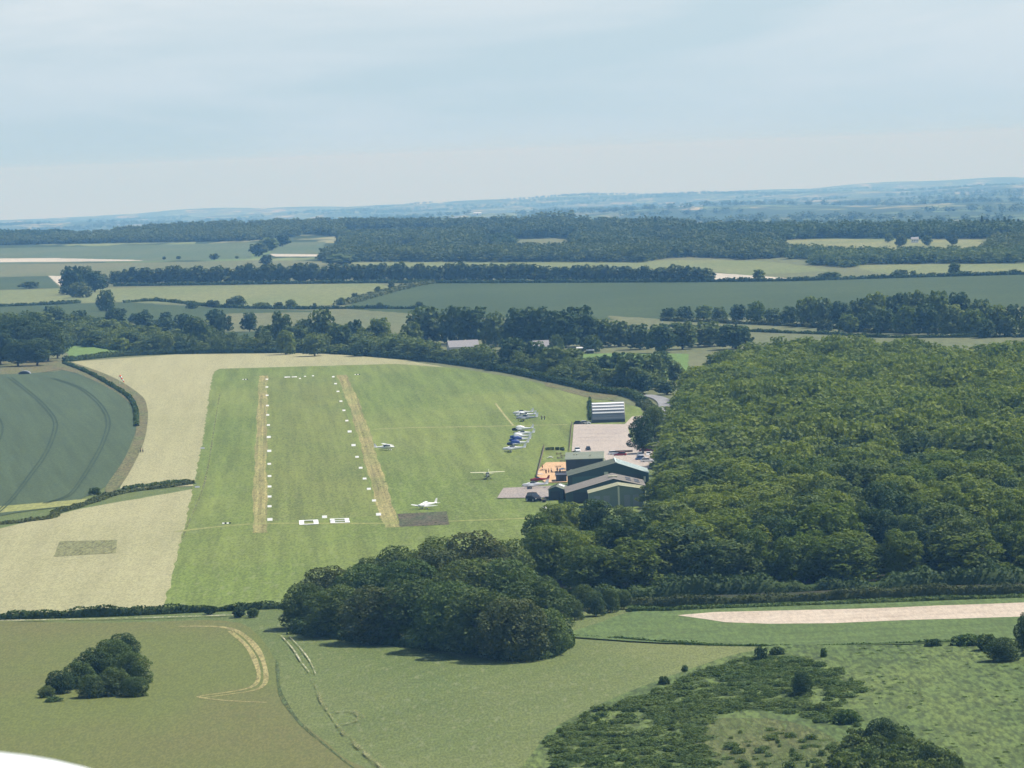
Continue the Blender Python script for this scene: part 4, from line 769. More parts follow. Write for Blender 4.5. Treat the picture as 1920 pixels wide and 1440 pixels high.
# big hangar
Y0 = depth_at(1140, 915); x0 = wx(1066, Y0); x1 = wx(1217, Y0); xr = wx(1157, Y0)
hg, a_, b_, D_ = gable('hangar', x0, x1, Y0, Y0 + 19.5, 3.9, 7.2, xr, WALL_D, ROOF_G, ROOF_LIT, 'largest hangar with a wide green-grey gabled roof and right slope coloured as sunlit')
MB().box(-1.2, -.08, 0, .0, -.003, 4.7).build('light_panel', CREAM, hg)
MB().box(a_ + 1.2, -.07, 0, -2.2, -.004, 3.6).build('door', simple('teal_door', (.05, .11, .10), .6), hg)
MB().box(2.6, -.07, 0, 9.5, -.004, 3.7).build('door', WALL_N, hg)
MB().box(10.2, -.07, 1.4, 10.8, -.004, 3.0).build('window', CREAM, hg)
MB().box(xr - (x0 + x1) / 2 - .2, -.3, 7.35, xr - (x0 + x1) / 2 + .2, 19.8, 7.48).build('ridge_cap', ROOF_LIT, hg)
# middle hangar
Y0 = depth_at(1135, 943); x0 = wx(1062, Y0); x1 = wx(1210, Y0); xr = wx(1152, Y0)
h2, a_, b_, D_ = gable('hangar', x0, x1, Y0, Y0 + 22, 3.1, 6.6, xr, WALL_D, ROOF_T, ROOF_T, 'middle hangar with tan-grey roof carrying dark roof lights', he2=4.4)
rr = xr - (x0 + x1) / 2; sl_ = (6.6 - 4.4) / (b_ - rr)
for u in (3.6, 6.0):
    for yy in (5.5, 13.0):
        z0 = 6.6 - sl_ * u + .15; z1 = 6.6 - sl_ * (u + 1.4) + .15
        MB().prism([(rr + u, z0), (rr + u + 1.4, z1), (rr + u + 1.4, z1 + .08), (rr + u, z0 + .08)], 'y', yy, yy + 5).build('roof_light', DARKB, h2)
MB().box(a_ + 2, -.07, 0, b_ - 3, -.004, 3.2).build('door', DARKB, h2)
MB().box(rr - 1.2, 7, 6.35, rr + 1.2, 9, 6.92).build('ridge_vent', ROOF_B, h2)
# low front hangar
Y0 = depth_at(1157, 952); x0 = wx(1105, Y0); x1 = wx(1207, Y0); xr = wx(1161, Y0)
h3, a_, b_, D_ = gable('hangar', x0, x1, Y0, Y0 + 11, 4.2, 6.1, xr, WALL_G, ROOF_B, ROOF_B, 'front hangar with beige roof edge and grey-green gable half hidden by trees', he2=4.9)
MB().box(xr - (x0 + x1) / 2 - .25, -.12, 0, xr - (x0 + x1) / 2 + .25, -.004, 5.8).build('gable_post', CREAM, h3)
for xx in (-5.2, -2.6, 3.0, 5.4): MB().box(xx - .8, -.07, 0, xx + .8, -.004, 3.4).build('door', CORR, h3)
# small shed
Y0 = depth_at(1042, 939); x0 = wx(1029, Y0); x1 = wx(1056, Y0)
h4, a_, b_, D_ = gable('shed', x0, x1, Y0, Y0 + 13, 3.2, 4.0, (x0 + x1) / 2 + .1, WALL_D, ROOF_G, ROOF_G, 'small dark gabled shed with a white roof sheet beside the apron', 'shed', R(-5))
MB().prism([(.5, 3.98), (1.9, 3.42), (1.9, 3.50), (.5, 4.06)], 'y', 6.2, 9.6).build('roof_light', SHEETW, h4)
MB().box(-1.5, -.07, 0, 1.2, -.004, 2.7).build('door', DARKB, h4)
# arched hut with bright roof strips
Y0 = depth_at(1141, 793); x0 = wx(1111, Y0); x1 = wx(1172, Y0); hut = empty('arched_hut', ((x0 + x1) / 2, Y0, 0)); tag(hut, 'arched corrugated hut with four white roof strips', 'hut')
w = (x1 - x0) / 2; r_ = 7.0; ns = 40
arc = lambda rr, t: (r_ - rr * math.cos(t), rr * math.sin(t) * 1.02)
pr = [arc(r_ + (.05 if i % 2 else 0), math.pi * i / ns) for i in range(ns + 1)]
MB().prism([(a, b - .1) for a, b in pr], 'x', -w, w).build('shell', CORR, hut)
for zt in (6.75, 5.75, 4.75, 3.65):
    t = math.asin(min(.999, zt / (r_ * 1.02))); dt = .034 if zt < 6.5 else .07
    q = [arc(r_ + .06, t - dt), arc(r_ + .06, t + dt), arc(r_ + .16, t + dt), arc(r_ + .16, t - dt)]
    MB().prism(q, 'x', -w + .15, w - .15).build('roof_strip', SHEETW, hut)
for sx in (-1, 1):
    MB().prism([(a * .985 + .1, max(b - .15, -.1)) for a, b in pr], 'x', sx * (w + .0), sx * (w + .12)).build('end_wall', CREAM if sx > 0 else WALL_D, hut)
MB().box(-w, -.18, -.1, w, .25, 1.2).build('base_wall', WALL_N, hut)
# patio lean-to, container, crate, parasol
def pbox(name, px, py, w_, d_, h_, m, label, cat, top=None):
    p = P(px, py); o = empty(name, p); tag(o, label, cat)
    MB().box(-w_ / 2, 0, -.05, w_ / 2, d_, h_).build('body', m, o, bevel=.03)
    MB().box(-w_ / 2 - .12, -.12, h_ + .003, w_ / 2 + .12, d_ + .12, h_ + .12).build('roof', top or m, o)
    MB().box(-w_ / 4, -.05, 0, w_ / 4, -.003, h_ * .8).build('door', DARKB, o)
    return o
pbox('lean_to', 1053, 905, 3.1, 9, 2.2, WALL_N, 'low dark lean-to on the orange patio', 'lean-to', simple('felt_roof', (.04, .045, .06), .9))
pbox('container', 1063.5, 931, 1.0, 5, 2.3, CREAM, 'narrow cream cabin squeezed between shed and hangar', 'cabin', CREAM)
pbox('crate', 1020, 943, 1.2, 1.2, .9, WOOD, 'dark wooden crate below the apron edge', 'crate', WOOD)
pbox('crate', 1056, 846, .9, .9, .8, WALL_D, 'dark box beside the picnic lawn hedge', 'crate', WALL_D)
o = empty('parasol', P(1055, 893)); tag(o, 'pale square parasol beside the clubhouse wall', 'parasol')
MB().tube((0, 0, 0), (0, 0, 2.3), .03).build('pole', WOOD, o); MB().loft([[(-1.2, -1.2, 2.1), (1.2, -1.2, 2.1), (1.2, 1.2, 2.1), (-1.2, 1.2, 2.1)], [(-.05, -.05, 2.6), (.05, -.05, 2.6), (.05, .05, 2.6), (-.05, .05, 2.6)]]).build('canopy', SHEETW, o)
# farm roofs and the white house far off
def farhouse(px, py, w_, d_, he, hr, wm, rm, label, name='barn', cat='barn', win=False, p=None, rz=0):
    p = p or P(px, py); o = empty(name, p, rz); tag(o, label, cat)
    MB().prism([(0, -.2), (d_, -.2), (d_, he), (d_ / 2, hr), (0, he)], 'x', -w_ / 2, w_ / 2).build('wall', wm, o)
    for ya, yb, za, zb in ((-.3, d_ / 2, he - .1, hr), (d_ / 2, d_ + .3, hr, he - .1)):
        MB().prism([(ya, za + .02), (yb, zb + .02), (yb, zb + .2), (ya, za + .2)], 'x', -w_ / 2 - .4, w_ / 2 + .4).build('roof', rm, o)
    if win:
        for i in range(4):
            xx = -w_ / 2 + w_ * (i + .5) / 4; MB().box(xx - .4, -.08, he * .45, xx + .4, -.004, he * .75).build('window', DARKG, o)
    else: MB().box(-1.6, -.08, 0, 1.6, -.004, he * .85).build('door', DARKB, o)
    return o
farhouse(871, 662, 14.5, 12, 3.0, 6.0, simple('pale_wall', (.6, .6, .6)), GREYR, 'grey-roofed farm barn among the bushes beyond the hedge', rz=R(8))
farhouse(1020, 664, 10, 10, 3.6, 6.4, CREAM, GREYR, 'second barn roof peeping over the dark trees')
farhouse(1716, 455, 6.5, 6, 3.2, 5.0, WHITE, GREYR, 'white house at the edge of the far straw clearing', 'house', 'house', True)
def far_p(px, py):
    d = ray(px, py)
    for t in range(3000, 60000, 20):
        q = Vector((0, 0, CAMZ)) + d * t
        if q.z < hgt(q.x, q.y): return Vector((q.x, q.y, hgt(q.x, q.y)))
farhouse(0, 0, 26, 18, 6, 8, WHITE, WHITE, 'tiny white barn on the blue hills', p=far_p(895, 403))
farhouse(0, 0, 3, 2.4, 1.6, 2.0, WHITE, WHITE, 'small white caravan behind the trees, left of its pair', 'caravan', 'caravan', p=P(1088, 659))
farhouse(0, 0, 3, 2.4, 1.5, 1.9, WHITE, WHITE, 'small white caravan behind the trees, right of its pair', 'caravan', 'caravan', p=P(1107, 663))
# grey heap under sheeting at the field corner
o = empty('field_shelter', P(45, 702)); tag(o, 'low curved grey shelter in the corner of the crop field', 'shelter')
MB().prism([(3 * -math.cos(math.pi * i / 14), 1.7 * math.sin(math.pi * i / 14)) for i in range(15)], 'y', 0, 5).build('cover', CORR, o)
MB().prism([(2.6 * -math.cos(math.pi * i / 14), 1.35 * math.sin(math.pi * i / 14)) for i in range(15)], 'y', -.06, -.004).build('opening', DARKB, o)
# ------------------------------------------------------------------ aircraft
def ring(x, zc, hw, hh, n=12, p=2.3):
    out = []
    for i in range(n):
        t = 2 * math.pi * i / n; c, s = math.cos(t), math.sin(t)
        out.append((x, hw * math.copysign(abs(c) ** (2 / p), c), zc + hh * math.copysign(abs(s) ** (2 / p), s)))
    return out
def aeroplane(px, py, rz, label, high, body, wing, span=9.6, L=1.0, cover=None, canopyc=None, nose=None, group='light aircraft on the airfield', taildrag=False):
    L *= 1.14; o = empty('aeroplane', P(px, py), rz, (L, 1.03, L * 1.08)); tag(o, label, 'aeroplane', group)
    fb = MB().loft([ring(2.9, .98, .24, .22), ring(2.7, .98, .42, .36), ring(1.9, 1.0, .50, .44), ring(1.2, 1.08, .55, .55), ring(.3, 1.12, .55, .58), ring(-.6, 1.1, .48, .48), ring(-1.6, 1.12, .32, .34), ring(-2.8, 1.16, .17, .22), ring(-3.7, 1.2, .07, .15)]).build('fuselage', body, o, True)
    if nose: MB().loft([ring(2.93, .98, .25, .23), ring(2.7, .98, .435, .375), ring(1.9, 1.0, .515, .455), ring(1.25, 1.08, .56, .56)]).build('cowling', nose, fb, True)
    MB().loft([ring(2.9, .98, .16, .16, 8), ring(3.15, .98, .03, .03, 8)]).build('spinner', SILV, fb, True)
    MB().box(2.96, -.93, .93, 3.0, .93, 1.03).build('propeller', BLACKP, fb)
    zw = 1.78 if high else .72; dih = .10 if high else .30
    for sy in (-1, 1):
        def af(x_le, ch, z, th): return [(x_le, z), (x_le - ch * .12, z + th * .62), (x_le - ch * .4, z + th), (x_le - ch, z + .01), (x_le - ch * .5, z - th * .3), (x_le - ch * .1, z - th * .35)]
        root = [(a, sy * .42, b) for a, b in af(1.45, 1.45, zw, .15)]; tip = [(a, sy * span / 2, b) for a, b in af(1.30, 1.15, zw + dih, .09)]
        MB().loft([root, tip]).build('wing', wing, o, False)
        ta = [(a, sy * .05, b) for a, b in af(-2.9, .85, 1.25, .06)]; tb = [(a, sy * 1.55, b) for a, b in af(-3.05, .6, 1.25, .04)]
        MB().loft([ta, tb]).build('tailplane', wing, o)
        lg = MB().tube((.7 if not taildrag else 1.3, sy * .35, .7), (.7 if not taildrag else 1.4, sy * .95, .22), .05).build('gear_leg', SILV, o)
        x_ = .7 if not taildrag else 1.4
        MB().tube((x_, sy * .9, .2), (x_, sy * 1.06, .2), .2, n=12).build('wheel', TYRE, lg)
        MB().loft([ring(x_ + .38, .26, .04, .05, 8), ring(x_ + .15, .28, .12, .14, 8), ring(x_ - .4, .26, .03, .05, 8)]).build('wheel_fairing', body, lg, True).location = (0, sy * .98, 0)
        if high: MB().tube((.9, sy * .5, .75), (.9, sy * 2.3, zw + .03), .035, n=5).build('wing_strut', body, o)
    if not taildrag:
        n_ = MB().tube((2.2, 0, .7), (2.3, 0, .2), .045).build('gear_leg', SILV, o); MB().tube((2.3, -.07, .18), (2.3, .07, .18), .18, n=12).build('wheel', TYRE, n_)
    else: MB().tube((-3.5, -.04, .12), (-3.5, .04, .12), .12, n=10).build('tail_wheel', TYRE, o)
    MB().prism([(-2.75, 1.3), (-3.75, 1.25), (-3.95, 2.3), (-3.45, 2.3)], 'y', -.045, .045).build('fin', wing, o)
    if high:
        MB().loft([[(1.5, y, z) for y, z in ((-.5, 1.2), (.5, 1.2), (.42, 1.72), (-.42, 1.72))], [(-.7, y, z) for y, z in ((-.47, 1.2), (.47, 1.2), (.36, 1.76), (-.36, 1.76))]]).build('cabin_glass', DARKG, o)
    else:
        MB().loft([ring(1.15, 1.42, .30, .10, 10, 2), ring(.7, 1.5, .45, .34, 10, 2), ring(-.1, 1.52, .45, .36, 10, 2), ring(-.9, 1.35, .2, .14, 10, 2)]).build('canopy', canopyc or DARKG, o, True)
    if cover:
        MB().loft([ring(1.75, 1.2, .52, .48, 12), ring(1.2, 1.38, .62, .60, 12), ring(.2, 1.42, .62, .62, 12), ring(-.9, 1.25, .50, .45, 12)]).build('cabin_cover', cover, o, True)
    return o
aeroplane(979, 780, R(181), 'white aircraft furthest back of the three parked apart', False, WHITE, WHITE, 9.6)
aeroplane(984, 784.5, R(184), 'white high-wing aircraft in the middle of the three parked apart', True, WHITE, WHITE, 10.2)
aeroplane(986, 790, R(178), 'silver-white aircraft nearest of the three parked apart', False, SILV, WHITE, 9.4, 1.05)
aeroplane(978, 811, R(180), 'dark-nosed aircraft with white cabin cover heading the parked row', False, WHITE, WHITE, 9.0, 1.0, SHEETW, nose=BLACKP)
aeroplane(981, 819, R(184), 'plain white aircraft second in the parked row', False, WHITE, WHITE, 8.8, .95)
aeroplane(974, 825, R(180), 'aircraft with white cover and blue nose in mid row', False, WHITE, WHITE, 8.8, .95, SHEETW, nose=BLUEC)
aeroplane(973, 831, R(183), 'white aircraft with blue cover, farther of the two blue ones', False, WHITE, WHITE, 8.8, .98, BLUEC, nose=BLUEC)
aeroplane(969, 838, R(186), 'white-tailed aircraft with blue cover, nearer of the two blue ones', False, WHITE, WHITE, 8.8, .98, BLUEC, nose=NAVY)
aeroplane(962, 848, R(183), 'white aircraft with dark canopy at the near end of the row', False, WHITE, WHITE, 9.0, 1.0)
aeroplane(1001, 917, R(180), 'long white aircraft standing on the grey apron', False, WHITE, WHITE, 9.2, 1.0)
aeroplane(1010, 905, R(181), 'dark red aircraft between the patio and the apron', False, RED, RED, 7.4, .75)
aeroplane(723, 845, R(22), 'white high-wing aircraft taxiing beside the runway', True, WHITE, WHITE, 9.2, .92, taildrag=True)
aeroplane(800, 955, R(-132), 'white low-wing aircraft beside the dark grass patch', False, WHITE, WHITE, 9.0, 1.0, canopyc=simple('pale_canopy', (.6, .62, .62), .2))
aeroplane(915, 899, R(-94), 'dark aircraft with cream wings facing the camera on the grass', True, simple('dark_olive_paint', (.10, .12, .08), .4), CREAM, 10.0, 1.0, taildrag=True)
# ------------------------------------------------------------------ cars
def car(px, py, rz, paint, label, big=1.0, group='vehicles around the airfield buildings'):
    o = empty('parked_car', P(px, py), rz, (big, big, big * (1.3 if big > 1.2 else 1.12))); tag(o, label, 'car', group)
    def sec(x, hw, z0, z1): return [(x, -hw, z0), (x, hw, z0), (x, hw, z1 * .75 + z0 * .25), (x, hw * .92, z1), (x, -hw * .92, z1), (x, -hw, z1 * .75 + z0 * .25)]
    b = MB().loft([sec(-2.1, .78, .35, .80), sec(-1.95, .86, .22, .92), sec(-1.0, .88, .2, .96), sec(.9, .88, .2, .94), sec(1.75, .84, .22, .80), sec(2.1, .70, .3, .62)]).build('body', paint, o, bevel=.04)
    MB().loft([[(-1.85, -.76, .93), (-1.85, .76, .93), (.95, .76, .92), (.95, -.76, .92)], [(-1.5, -.62, 1.42), (-1.5, .62, 1.42), (.2, .62, 1.42), (.2, -.62, 1.42)]]).build('windows', DARKG, o)
    MB().box(-1.5, -.64, 1.423, .2, .64, 1.47).build('roof', paint, o, bevel=.02)
    for sx in (-1.3, 1.3):
        for sy in (-1, 1):
            w_ = MB().tube((sx, sy * .68, .32), (sx, sy * .89, .32), .32, n=14).build('wheel', TYRE, o); MB().tube((sx, sy * .89, .32), (sx, sy * .905, .32), .19, n=10).build('rim', SILV, w_)
    for sy in (-.6, .6):
        MB().box(2.0, sy - .14, .52, 2.1, sy + .14, .64).build('headlight', SHEETW, b); MB().box(-2.13, sy - .12, .62, -2.05, sy + .12, .76).build('tail_light', RED, b)
        MB().box(.5, sy * 1.55 - .06, .95, .65, sy * 1.55 + .06, 1.07).build('mirror', paint, b)
    return o
car(1001, 941, R(-62), BLACKP, 'black off-roader parked at the near edge of the grey apron', 1.38)
car(1083, 848, R(-85), WHITE, 'white car with dark windows nearest the clubhouse roof', 1.0)
car(1103, 846, R(-90), BLACKP, 'small black car beside the white one on the gravel', .95)
car(1098, 796, R(5), WHITE, 'white car in front of the arched hut', .9)
car(1086, 797, R(0), simple('dark_green_paint', (.03, .05, .04), .4), 'dark car left of the white one by the hut', .95)
car(1152, 854, R(10), WHITE, 'white car seen over the hangar ridge', .95)
car(1163, 856, R(170), RED, 'dark red car seen over the hangar ridge', .95)
car(1212, 848, R(178), simple('maroon_paint', (.16, .02, .03), .3), 'maroon car under the trees behind the large hangar', 1.15)
car(1201, 857, R(-80), SILV, 'silver car in the hangar car park beside the blue car', .95)
car(1216, 855, R(-95), WHITE, 'small white car tucked under the wood edge', .85)
car(1204, 864, R(10), simple('blue_paint', (.06, .12, .28), .3), 'pale blue car parked behind the large hangar roof', 1.0)
car(1214, 868, R(5), WHITE, 'white car nearest the large hangar roof', 1.0)
# ------------------------------------------------------------------ small furniture
def fence(pa, pb, label, h=1.15, sp=2.4, m=WOOD, boards=False):
    a, b = P(*pa), P(*pb); L = (b - a).length; ang = math.atan2(b.y - a.y, b.x - a.x); o = empty('fence', a, ang); tag(o, label, 'fence'); n = int(L / sp)
    for i in range(min(n, 90) + 1): MB().box(L * i / n - .06, -.06, -.1, L * i / n + .06, .06, h + .05).build('post', m, o)
    if boards: MB().box(.07, .062, .05, L, .10, h).build('panel', m, o)
    else:
        for z in (.35, .7, 1.05): MB().box(.07, .062, z - .05, L, .10, z + .05).build('rail', m, o)
fence((1020, 840), (1006, 897), 'dark boarded fence between lawn and airfield grass', 1.2, boards=True)
fence((1072, 797), (1067, 848), 'dark post fence along the left side of the gravel car park', 1.3)
fence((1072, 797), (1100, 797.5), 'short rail fence at the top corner of the gravel car park', 1.0)
fence((1142, 851.2), (1186, 849.5), 'low dark fence between the two car parks', 1.0, boards=True)
for k, (x, w_) in enumerate([(1031, 2.9), (1045, 1.3), (1053.5, 1.3)]):
    o = empty('planter', P(x, 845)); tag(o, f'{["wide", "first narrow", "second narrow"][k]} clipped dark hedge block at the top of the picnic lawn', 'planter', 'hedge blocks on the picnic lawn')
    MB().box(-w_ / 2, -.4, -.05, w_ / 2, .4, .35).build('trough', WOOD, o)
    r2 = np.random.default_rng(k); n = 400; C = np.stack([r2.uniform(-w_ / 2, w_ / 2, n), r2.uniform(-.45, .45, n), r2.uniform(.35, 1.15, n)], 1); V, F = quads(C, sph(n, r2), .12, r2); link('foliage', mesh_np('foliage', V, F, L_DARK), o)
def picnic(px, py, rz, label, m=WOOD):
    o = empty('picnic_table', P(px, py), rz); tag(o, label, 'picnic table', 'tables around the clubhouse')
    MB().box(-.9, -.38, .7, .9, .38, .76).build('tabletop', m, o)
    for sy in (-1, 1):
        MB().box(-.9, sy * .72 - .13, .42, .9, sy * .72 + .13, .47).build('seat', m, o)
    for sx in (-.65, .65):
        mb = MB(); mb.tube((sx, -.75, 0), (sx, -.2, .7), .05, n=5); mb.tube((sx, .75, 0), (sx, .2, .7), .05, n=5); mb.box(sx - .04, -.72, .36, sx + .04, .72, .42); mb.build('leg', m, o)
picnic(1048, 853, R(10), 'picnic table at the top left of the lawn, below the hedge blocks')
picnic(1056, 857, R(-15), 'picnic table furthest right on the lawn'); picnic(1050, 861, R(20), 'picnic table in the middle of the lawn'); picnic(1055, 867, R(0), 'picnic table touching the orange patio edge')
picnic(1032, 860, R(75), 'white painted picnic table at the left of the lawn', WHITE); picnic(1018, 884, R(60), 'table at the left end of the patio', WOOD); picnic(1013, 892, R(30), 'pale table beside the boarded fence', SHEETW)
picnic(1040, 888, R(5), 'table in the middle of the orange patio'); picnic(1047, 878, R(0), 'table at the top of the orange patio')
# people
def person(px, py, rz, label, top, legs, stride=.15):
    p = P(px, py); o = empty('person', p, rz); tag(o, label, 'person')
    J = {'pel': (0, 0, .95, .15), 'bel': (0, 0, 1.1, .14), 'ch': (0, 0, 1.32, .17), 'nk': (0, .01, 1.5, .06), 'hd': (0, .02, 1.63, .105), 'tp': (0, .02, 1.7, .08),
         'hl': (-.09, 0, .88, .10), 'kl': (-.1, stride * .6, .48, .07), 'al': (-.1, -.02 + stride, .08, .045), 'tl': (-.1, .14 + stride, .04, .04),
         'hr': (.09, 0, .88, .10), 'kr': (.1, -stride * .3, .48, .07), 'ar': (.1, -stride, .08, .045), 'tr': (.1, .16 - stride, .04, .04),
         'sl': (-.19, 0, 1.40, .06), 'el': (-.26, -.02, 1.12, .045), 'wl': (-.25, .08, .88, .032), 'fl': (-.24, .11, .78, .035),
         'sr': (.19, 0, 1.40, .06), 'er': (.26, -.02, 1.12, .045), 'wr': (.25, .10, .88, .032), 'fr': (.24, .14, .78, .035)}
    def skin(name, keys, edges, m, grow):
        idx = {k: i for i, k in enumerate(keys)}; me = bpy.data.meshes.new(name); me.from_pydata([J[k][:3] for k in keys], [(idx[a], idx[b]) for a, b in edges], []); me.materials.append(m)
        ob = bpy.data.objects.new(name, me); COL.objects.link(ob); ob.parent = o; sk = ob.modifiers.new('skin', 'SKIN'); me.skin_vertices or me.attributes
        for k in keys: me.skin_vertices[0].data[idx[k]].radius = (J[k][3] + grow,) * 2
        me.skin_vertices[0].data[0].use_root = True; ob.modifiers.new('sub', 'SUBSURF').levels = 1; ob.modifiers['sub'].render_levels = 1
        return ob
    bpy.context.view_layer.update
    E = [('pel', 'bel'), ('bel', 'ch'), ('ch', 'nk'), ('nk', 'hd'), ('hd', 'tp'), ('pel', 'hl'), ('hl', 'kl'), ('kl', 'al'), ('al', 'tl'), ('pel', 'hr'), ('hr', 'kr'), ('kr', 'ar'), ('ar', 'tr'), ('ch', 'sl'), ('sl', 'el'), ('el', 'wl'), ('wl', 'fl'), ('ch', 'sr'), ('sr', 'er'), ('er', 'wr'), ('wr', 'fr')]
    def mk(name, keys, m, grow): return skin(name, keys, [e for e in E if e[0] in keys and e[1] in keys], m, grow)
    mk('body', list(J), SKIN, 0)
    mk('jacket', ['bel', 'ch', 'sl', 'el', 'wl', 'sr', 'er', 'wr'], top, .018); mk('trousers', ['pel', 'hl', 'kl', 'al', 'hr', 'kr', 'ar'], legs, .018)
    MB().loft([ring(.0, 0, .0, .0, 8)[:0] or [(math.cos(t) * .1, math.sin(t) * .11 - .0, 1.64) for t in [i * .785 for i in range(8)]], [(math.cos(t) * .085, math.sin(t) * .09, 1.75) for t in [i * .785 for i in range(8)]], [(math.cos(t) * .03, math.sin(t) * .03, 1.79) for t in [i * .785 for i in range(8)]]]).build('hair', BARK, o, True)
    return o
SKIN = simple('skin', (.45, .28, .20), .6)
CLD = simple('dark_cloth', (.03, .03, .04), .9); CLR = simple('red_cloth', (.35, .04, .04), .9); CLW = simple('pale_cloth', (.55, .55, .55), .9); CLB = simple('blue_cloth', (.05, .08, .2), .9)
def add_skin_layer():
    pass
for px, py, rz, lb, tpm, lgm in [(1016, 788, .3, 'person in dark clothes right of the parked aircraft, on the left', CLD, CLD), (1021, 788, -.5, 'person in dark clothes right of the parked aircraft, on the right', CLD, CLB),
   (264, 849, 1.0, 'person in dark clothes at the hay field edge, on the left', CLD, CLD), (268, 849, 1.4, 'person in dark clothes at the hay field edge, on the right', CLD, CLD),
   (1024, 890, .3, 'person in dark jacket at the left of the patio tables', CLD, CLD), (1029, 889, 2, 'person in red beside the patio tables', CLR, CLD), (1034, 888, 1, 'person in pale top on the orange patio', CLW, CLD), (1045, 886, 4, 'person in blue on the orange patio', CLB, CLD), (1050, 889, 3, 'person in dark clothes beside the parasol', CLD, CLD), (1017, 880, 5, 'person in red near the boarded fence', CLR, CLD)]:
    person(px, py, rz, lb, tpm, lgm)
# ------------------------------------------------------------------ runway markers and other airfield marks
sc_ = lambda u, v: (360 + u / 4.236, 660 + v / 4.236)
Lm = [(595, 215), (595, 277), (597, 343), (600, 425), (602, 500), (607, 580), (610, 677), (614, 788), (614, 890), (616, 987), (616, 1070), (616, 1150), (616, 1228), (619, 1335)]
Rm = [(1122, 195), (1141, 250), (1160, 312), (1183, 390), (1207, 463), (1230, 545), (1252, 633), (1283, 742), (1311, 834), (1340, 921), (1371, 1007), (1405, 1089), (1446, 1182), (1482, 1294)]
def marker(px, py, label, s=1.0, group=None):
    o = MB().prism([(-.75, 0), (.75, 0), (.12, .62), (-.12, .62)], 'x', -.52, .52).build('runway_marker', CHALKP, None, bevel=.02)
    o.location = P(px, py); o.rotation_euler = (0, 0, R(3)); o.scale = (s, s, s); tag(o, label, 'marker', group); return o
m0 = None
for side, L_ in (('left', Lm), ('right', Rm)):
    for k, (u, v) in enumerate(L_):
        px, py = sc_(u, v); s_ = 1.35 if k in (6, 7, 13) else 1.12
        lb = f'{ORD[len(L_) - 1 - k]} white marker from the near end of the {side} runway edge'
        if m0 is None: m0 = marker(px, py + 2, lb, s_, 'white markers along the runway edges'); continue
        c = m0.copy(); COL.objects.link(c); c.location = P(px, py + 2); c.scale = (s_,) * 3; c['label'] = lb
marker(*sc_(1053, 1322), 'white marker between the two threshold numerals', 1.3)
def slab(name, bars, px, py, label, cat, m=CHALKP, rz=R(3)):
    mb = MB()
    for x0, y0, x1, y1 in bars: mb.box(x0, y0, 0, x1, y1, .09)
    o = mb.build(name, m); o.location = P(px, py, .24); o.rotation_euler = (0, 0, rz); tag(o, label, cat); return o
slab('runway_numeral', [(-2.6, 0, -1.3, 15.0), (1.3, 0, 2.6, 15.0), (-1.3, 0, 1.3, 1.6), (-1.3, 13.4, 1.3, 15.0)], 579.5, 983.5, 'white painted numeral 0 on the threshold, left numeral', 'numeral')
slab('runway_numeral', [(-2.6, 0, -1.4, 6.2), (-2.6, 8.8, -1.4, 15), (1.4, 0, 2.6, 6.2), (1.4, 8.8, 2.6, 15), (-1.4, 0, 1.4, 1.3), (-1.4, 13.7, 1.4, 15), (-2.2, 6.2, 2.2, 6.9), (-2.2, 8.1, 2.2, 8.8)], 638, 980.5, 'white painted numeral 8 on the threshold, right numeral', 'numeral')
slab('runway_numeral', [(-1.3, 0, 1.3, 2.5), (-1.3, 6, 1.3, 8.5), (-1.3, 2.5, -.3, 6)], 539, 708, 'faint white painted numeral at the far threshold, left of its pair', 'numeral')
slab('runway_numeral', [(-1.2, 0, 1.2, 2.5), (-1.2, 5, 1.2, 7.5), (.3, 2.5, 1.2, 5)], 552, 707.5, 'faint white painted numeral at the far threshold, right of its pair', 'numeral')
for k, (x, y) in enumerate([(562.5, 711), (572, 707), (587, 706)]): marker(x, y, f'{["left", "middle", "right"][k]} one of three small white boards at the far threshold', .9)
for k, (x, y, lb) in enumerate([(459.6, 712.5, 'black and white board beyond the far left runway corner'), (670, 703.5, 'black and white board beyond the far right runway corner'), (425, 983, 'black and white board left of the near threshold')]):
    o = empty('board', P(x, y), R(3)); tag(o, lb, 'board', 'black and white boards by the runway')
    for i in range(4): MB().prism([(-.5, 0), (.5, 0), (.05, .5), (-.05, .5)], 'x', -1.2 + i * .6, -.6 + i * .6).build('segment', BLACKP if i % 2 else CHALKP, o)
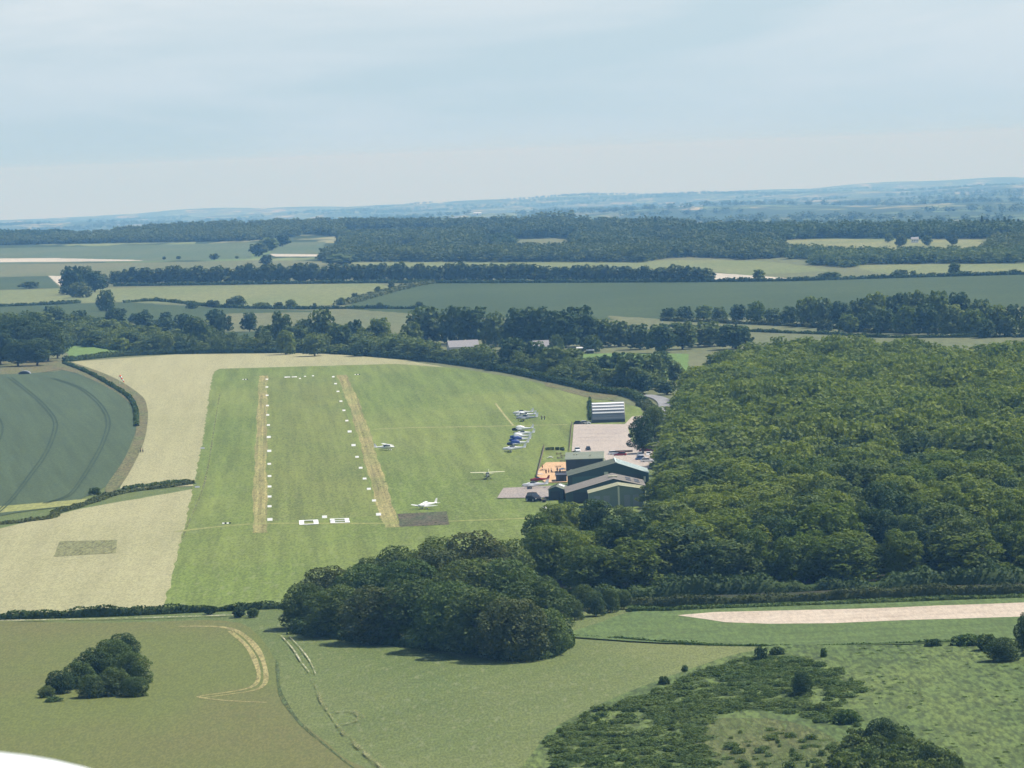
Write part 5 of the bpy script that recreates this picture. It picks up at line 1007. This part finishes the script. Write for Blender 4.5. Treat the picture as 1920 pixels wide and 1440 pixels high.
for k, (x, y, lb) in enumerate([(380, 842, 'small grey marker board on the hay edge, upper of two'), (370, 915, 'small grey marker board at the end of the low hedge'), (1021, 954, 'small white board at the trees below the apron')]):
    o = empty('board', P(x, y)); tag(o, lb, 'board'); MB().prism([(-.6, 0), (.6, 0), (.05, .6), (-.05, .6)], 'x', -.7, .7).build('panel', CHALKP if k == 2 else SILV, o)
# windsock
o = empty('windsock', P(225, 722)); tag(o, 'orange and white windsock drooping from its mast on the hay field', 'windsock')
ph_ = 4.5; MB().tube((0, 0, -.1), (0, 0, ph_), .06, .04).build('mast', WHITE, o)
d0 = Vector((.10, 0, ph_ - .1)); d1 = Vector((1.95, -.2, ph_ - 3.3))
for i in range(5):
    a, b = d0.lerp(d1, i / 5), d0.lerp(d1, (i + 1) / 5); MB().tube(a, b, .48 - .05 * i, .48 - .05 * (i + 1), 12).build('sleeve', ORANGE if i % 2 == 0 else SHEETW, o, True)
# the white edge of the aeroplane the photograph is taken from: a rounded wheel fairing below and left of the seat
def fairing():
    D = 2.6; c = Vector((0, 0, CAMZ)) + ray(-105, 1419 + 800) * D; r_ = 800 / FPX * D
    rings = []
    for i in range(33):
        t = -1 + 2 * i / 32; k = math.sqrt(max(1e-4, 1 - abs(t) ** 2.4)); rings.append([(math.cos(a) * r_ * 1.08 * k, t * .28, math.sin(a) * r_ * k) for a in [j * 2 * math.pi / 96 for j in range(96)]])
    o = MB().loft(rings).build('aircraft_fairing', WHITE, None, True); o.location = c; tag(o, 'blurred white curved edge of the viewing aircraft at the lower left corner', 'aircraft fairing')
fairing()
# ------------------------------------------------------------------ the air
def haze():
    mb = MB().box(-9500, -700, -620, 9500, 45900, 134); m, t = mat_new('haze'); o = nd(t, 'ShaderNodeOutputMaterial'); v = nd(t, 'ShaderNodeVolumePrincipled')
    v.inputs['Color'].default_value = (.23, .56, 1.0, 1); v.inputs['Absorption Color'].default_value = (1, 1, 1, 1); v.inputs['Density'].default_value = HAZE; v.inputs['Anisotropy'].default_value = 0.0
    t.links.new(v.outputs[0], o.inputs['Volume']); ob = mb.build('haze', m); tag(ob, 'pale blue summer haze thickening towards the far hills', 'haze', kind='stuff')
HAZE = 7.0e-5
haze()
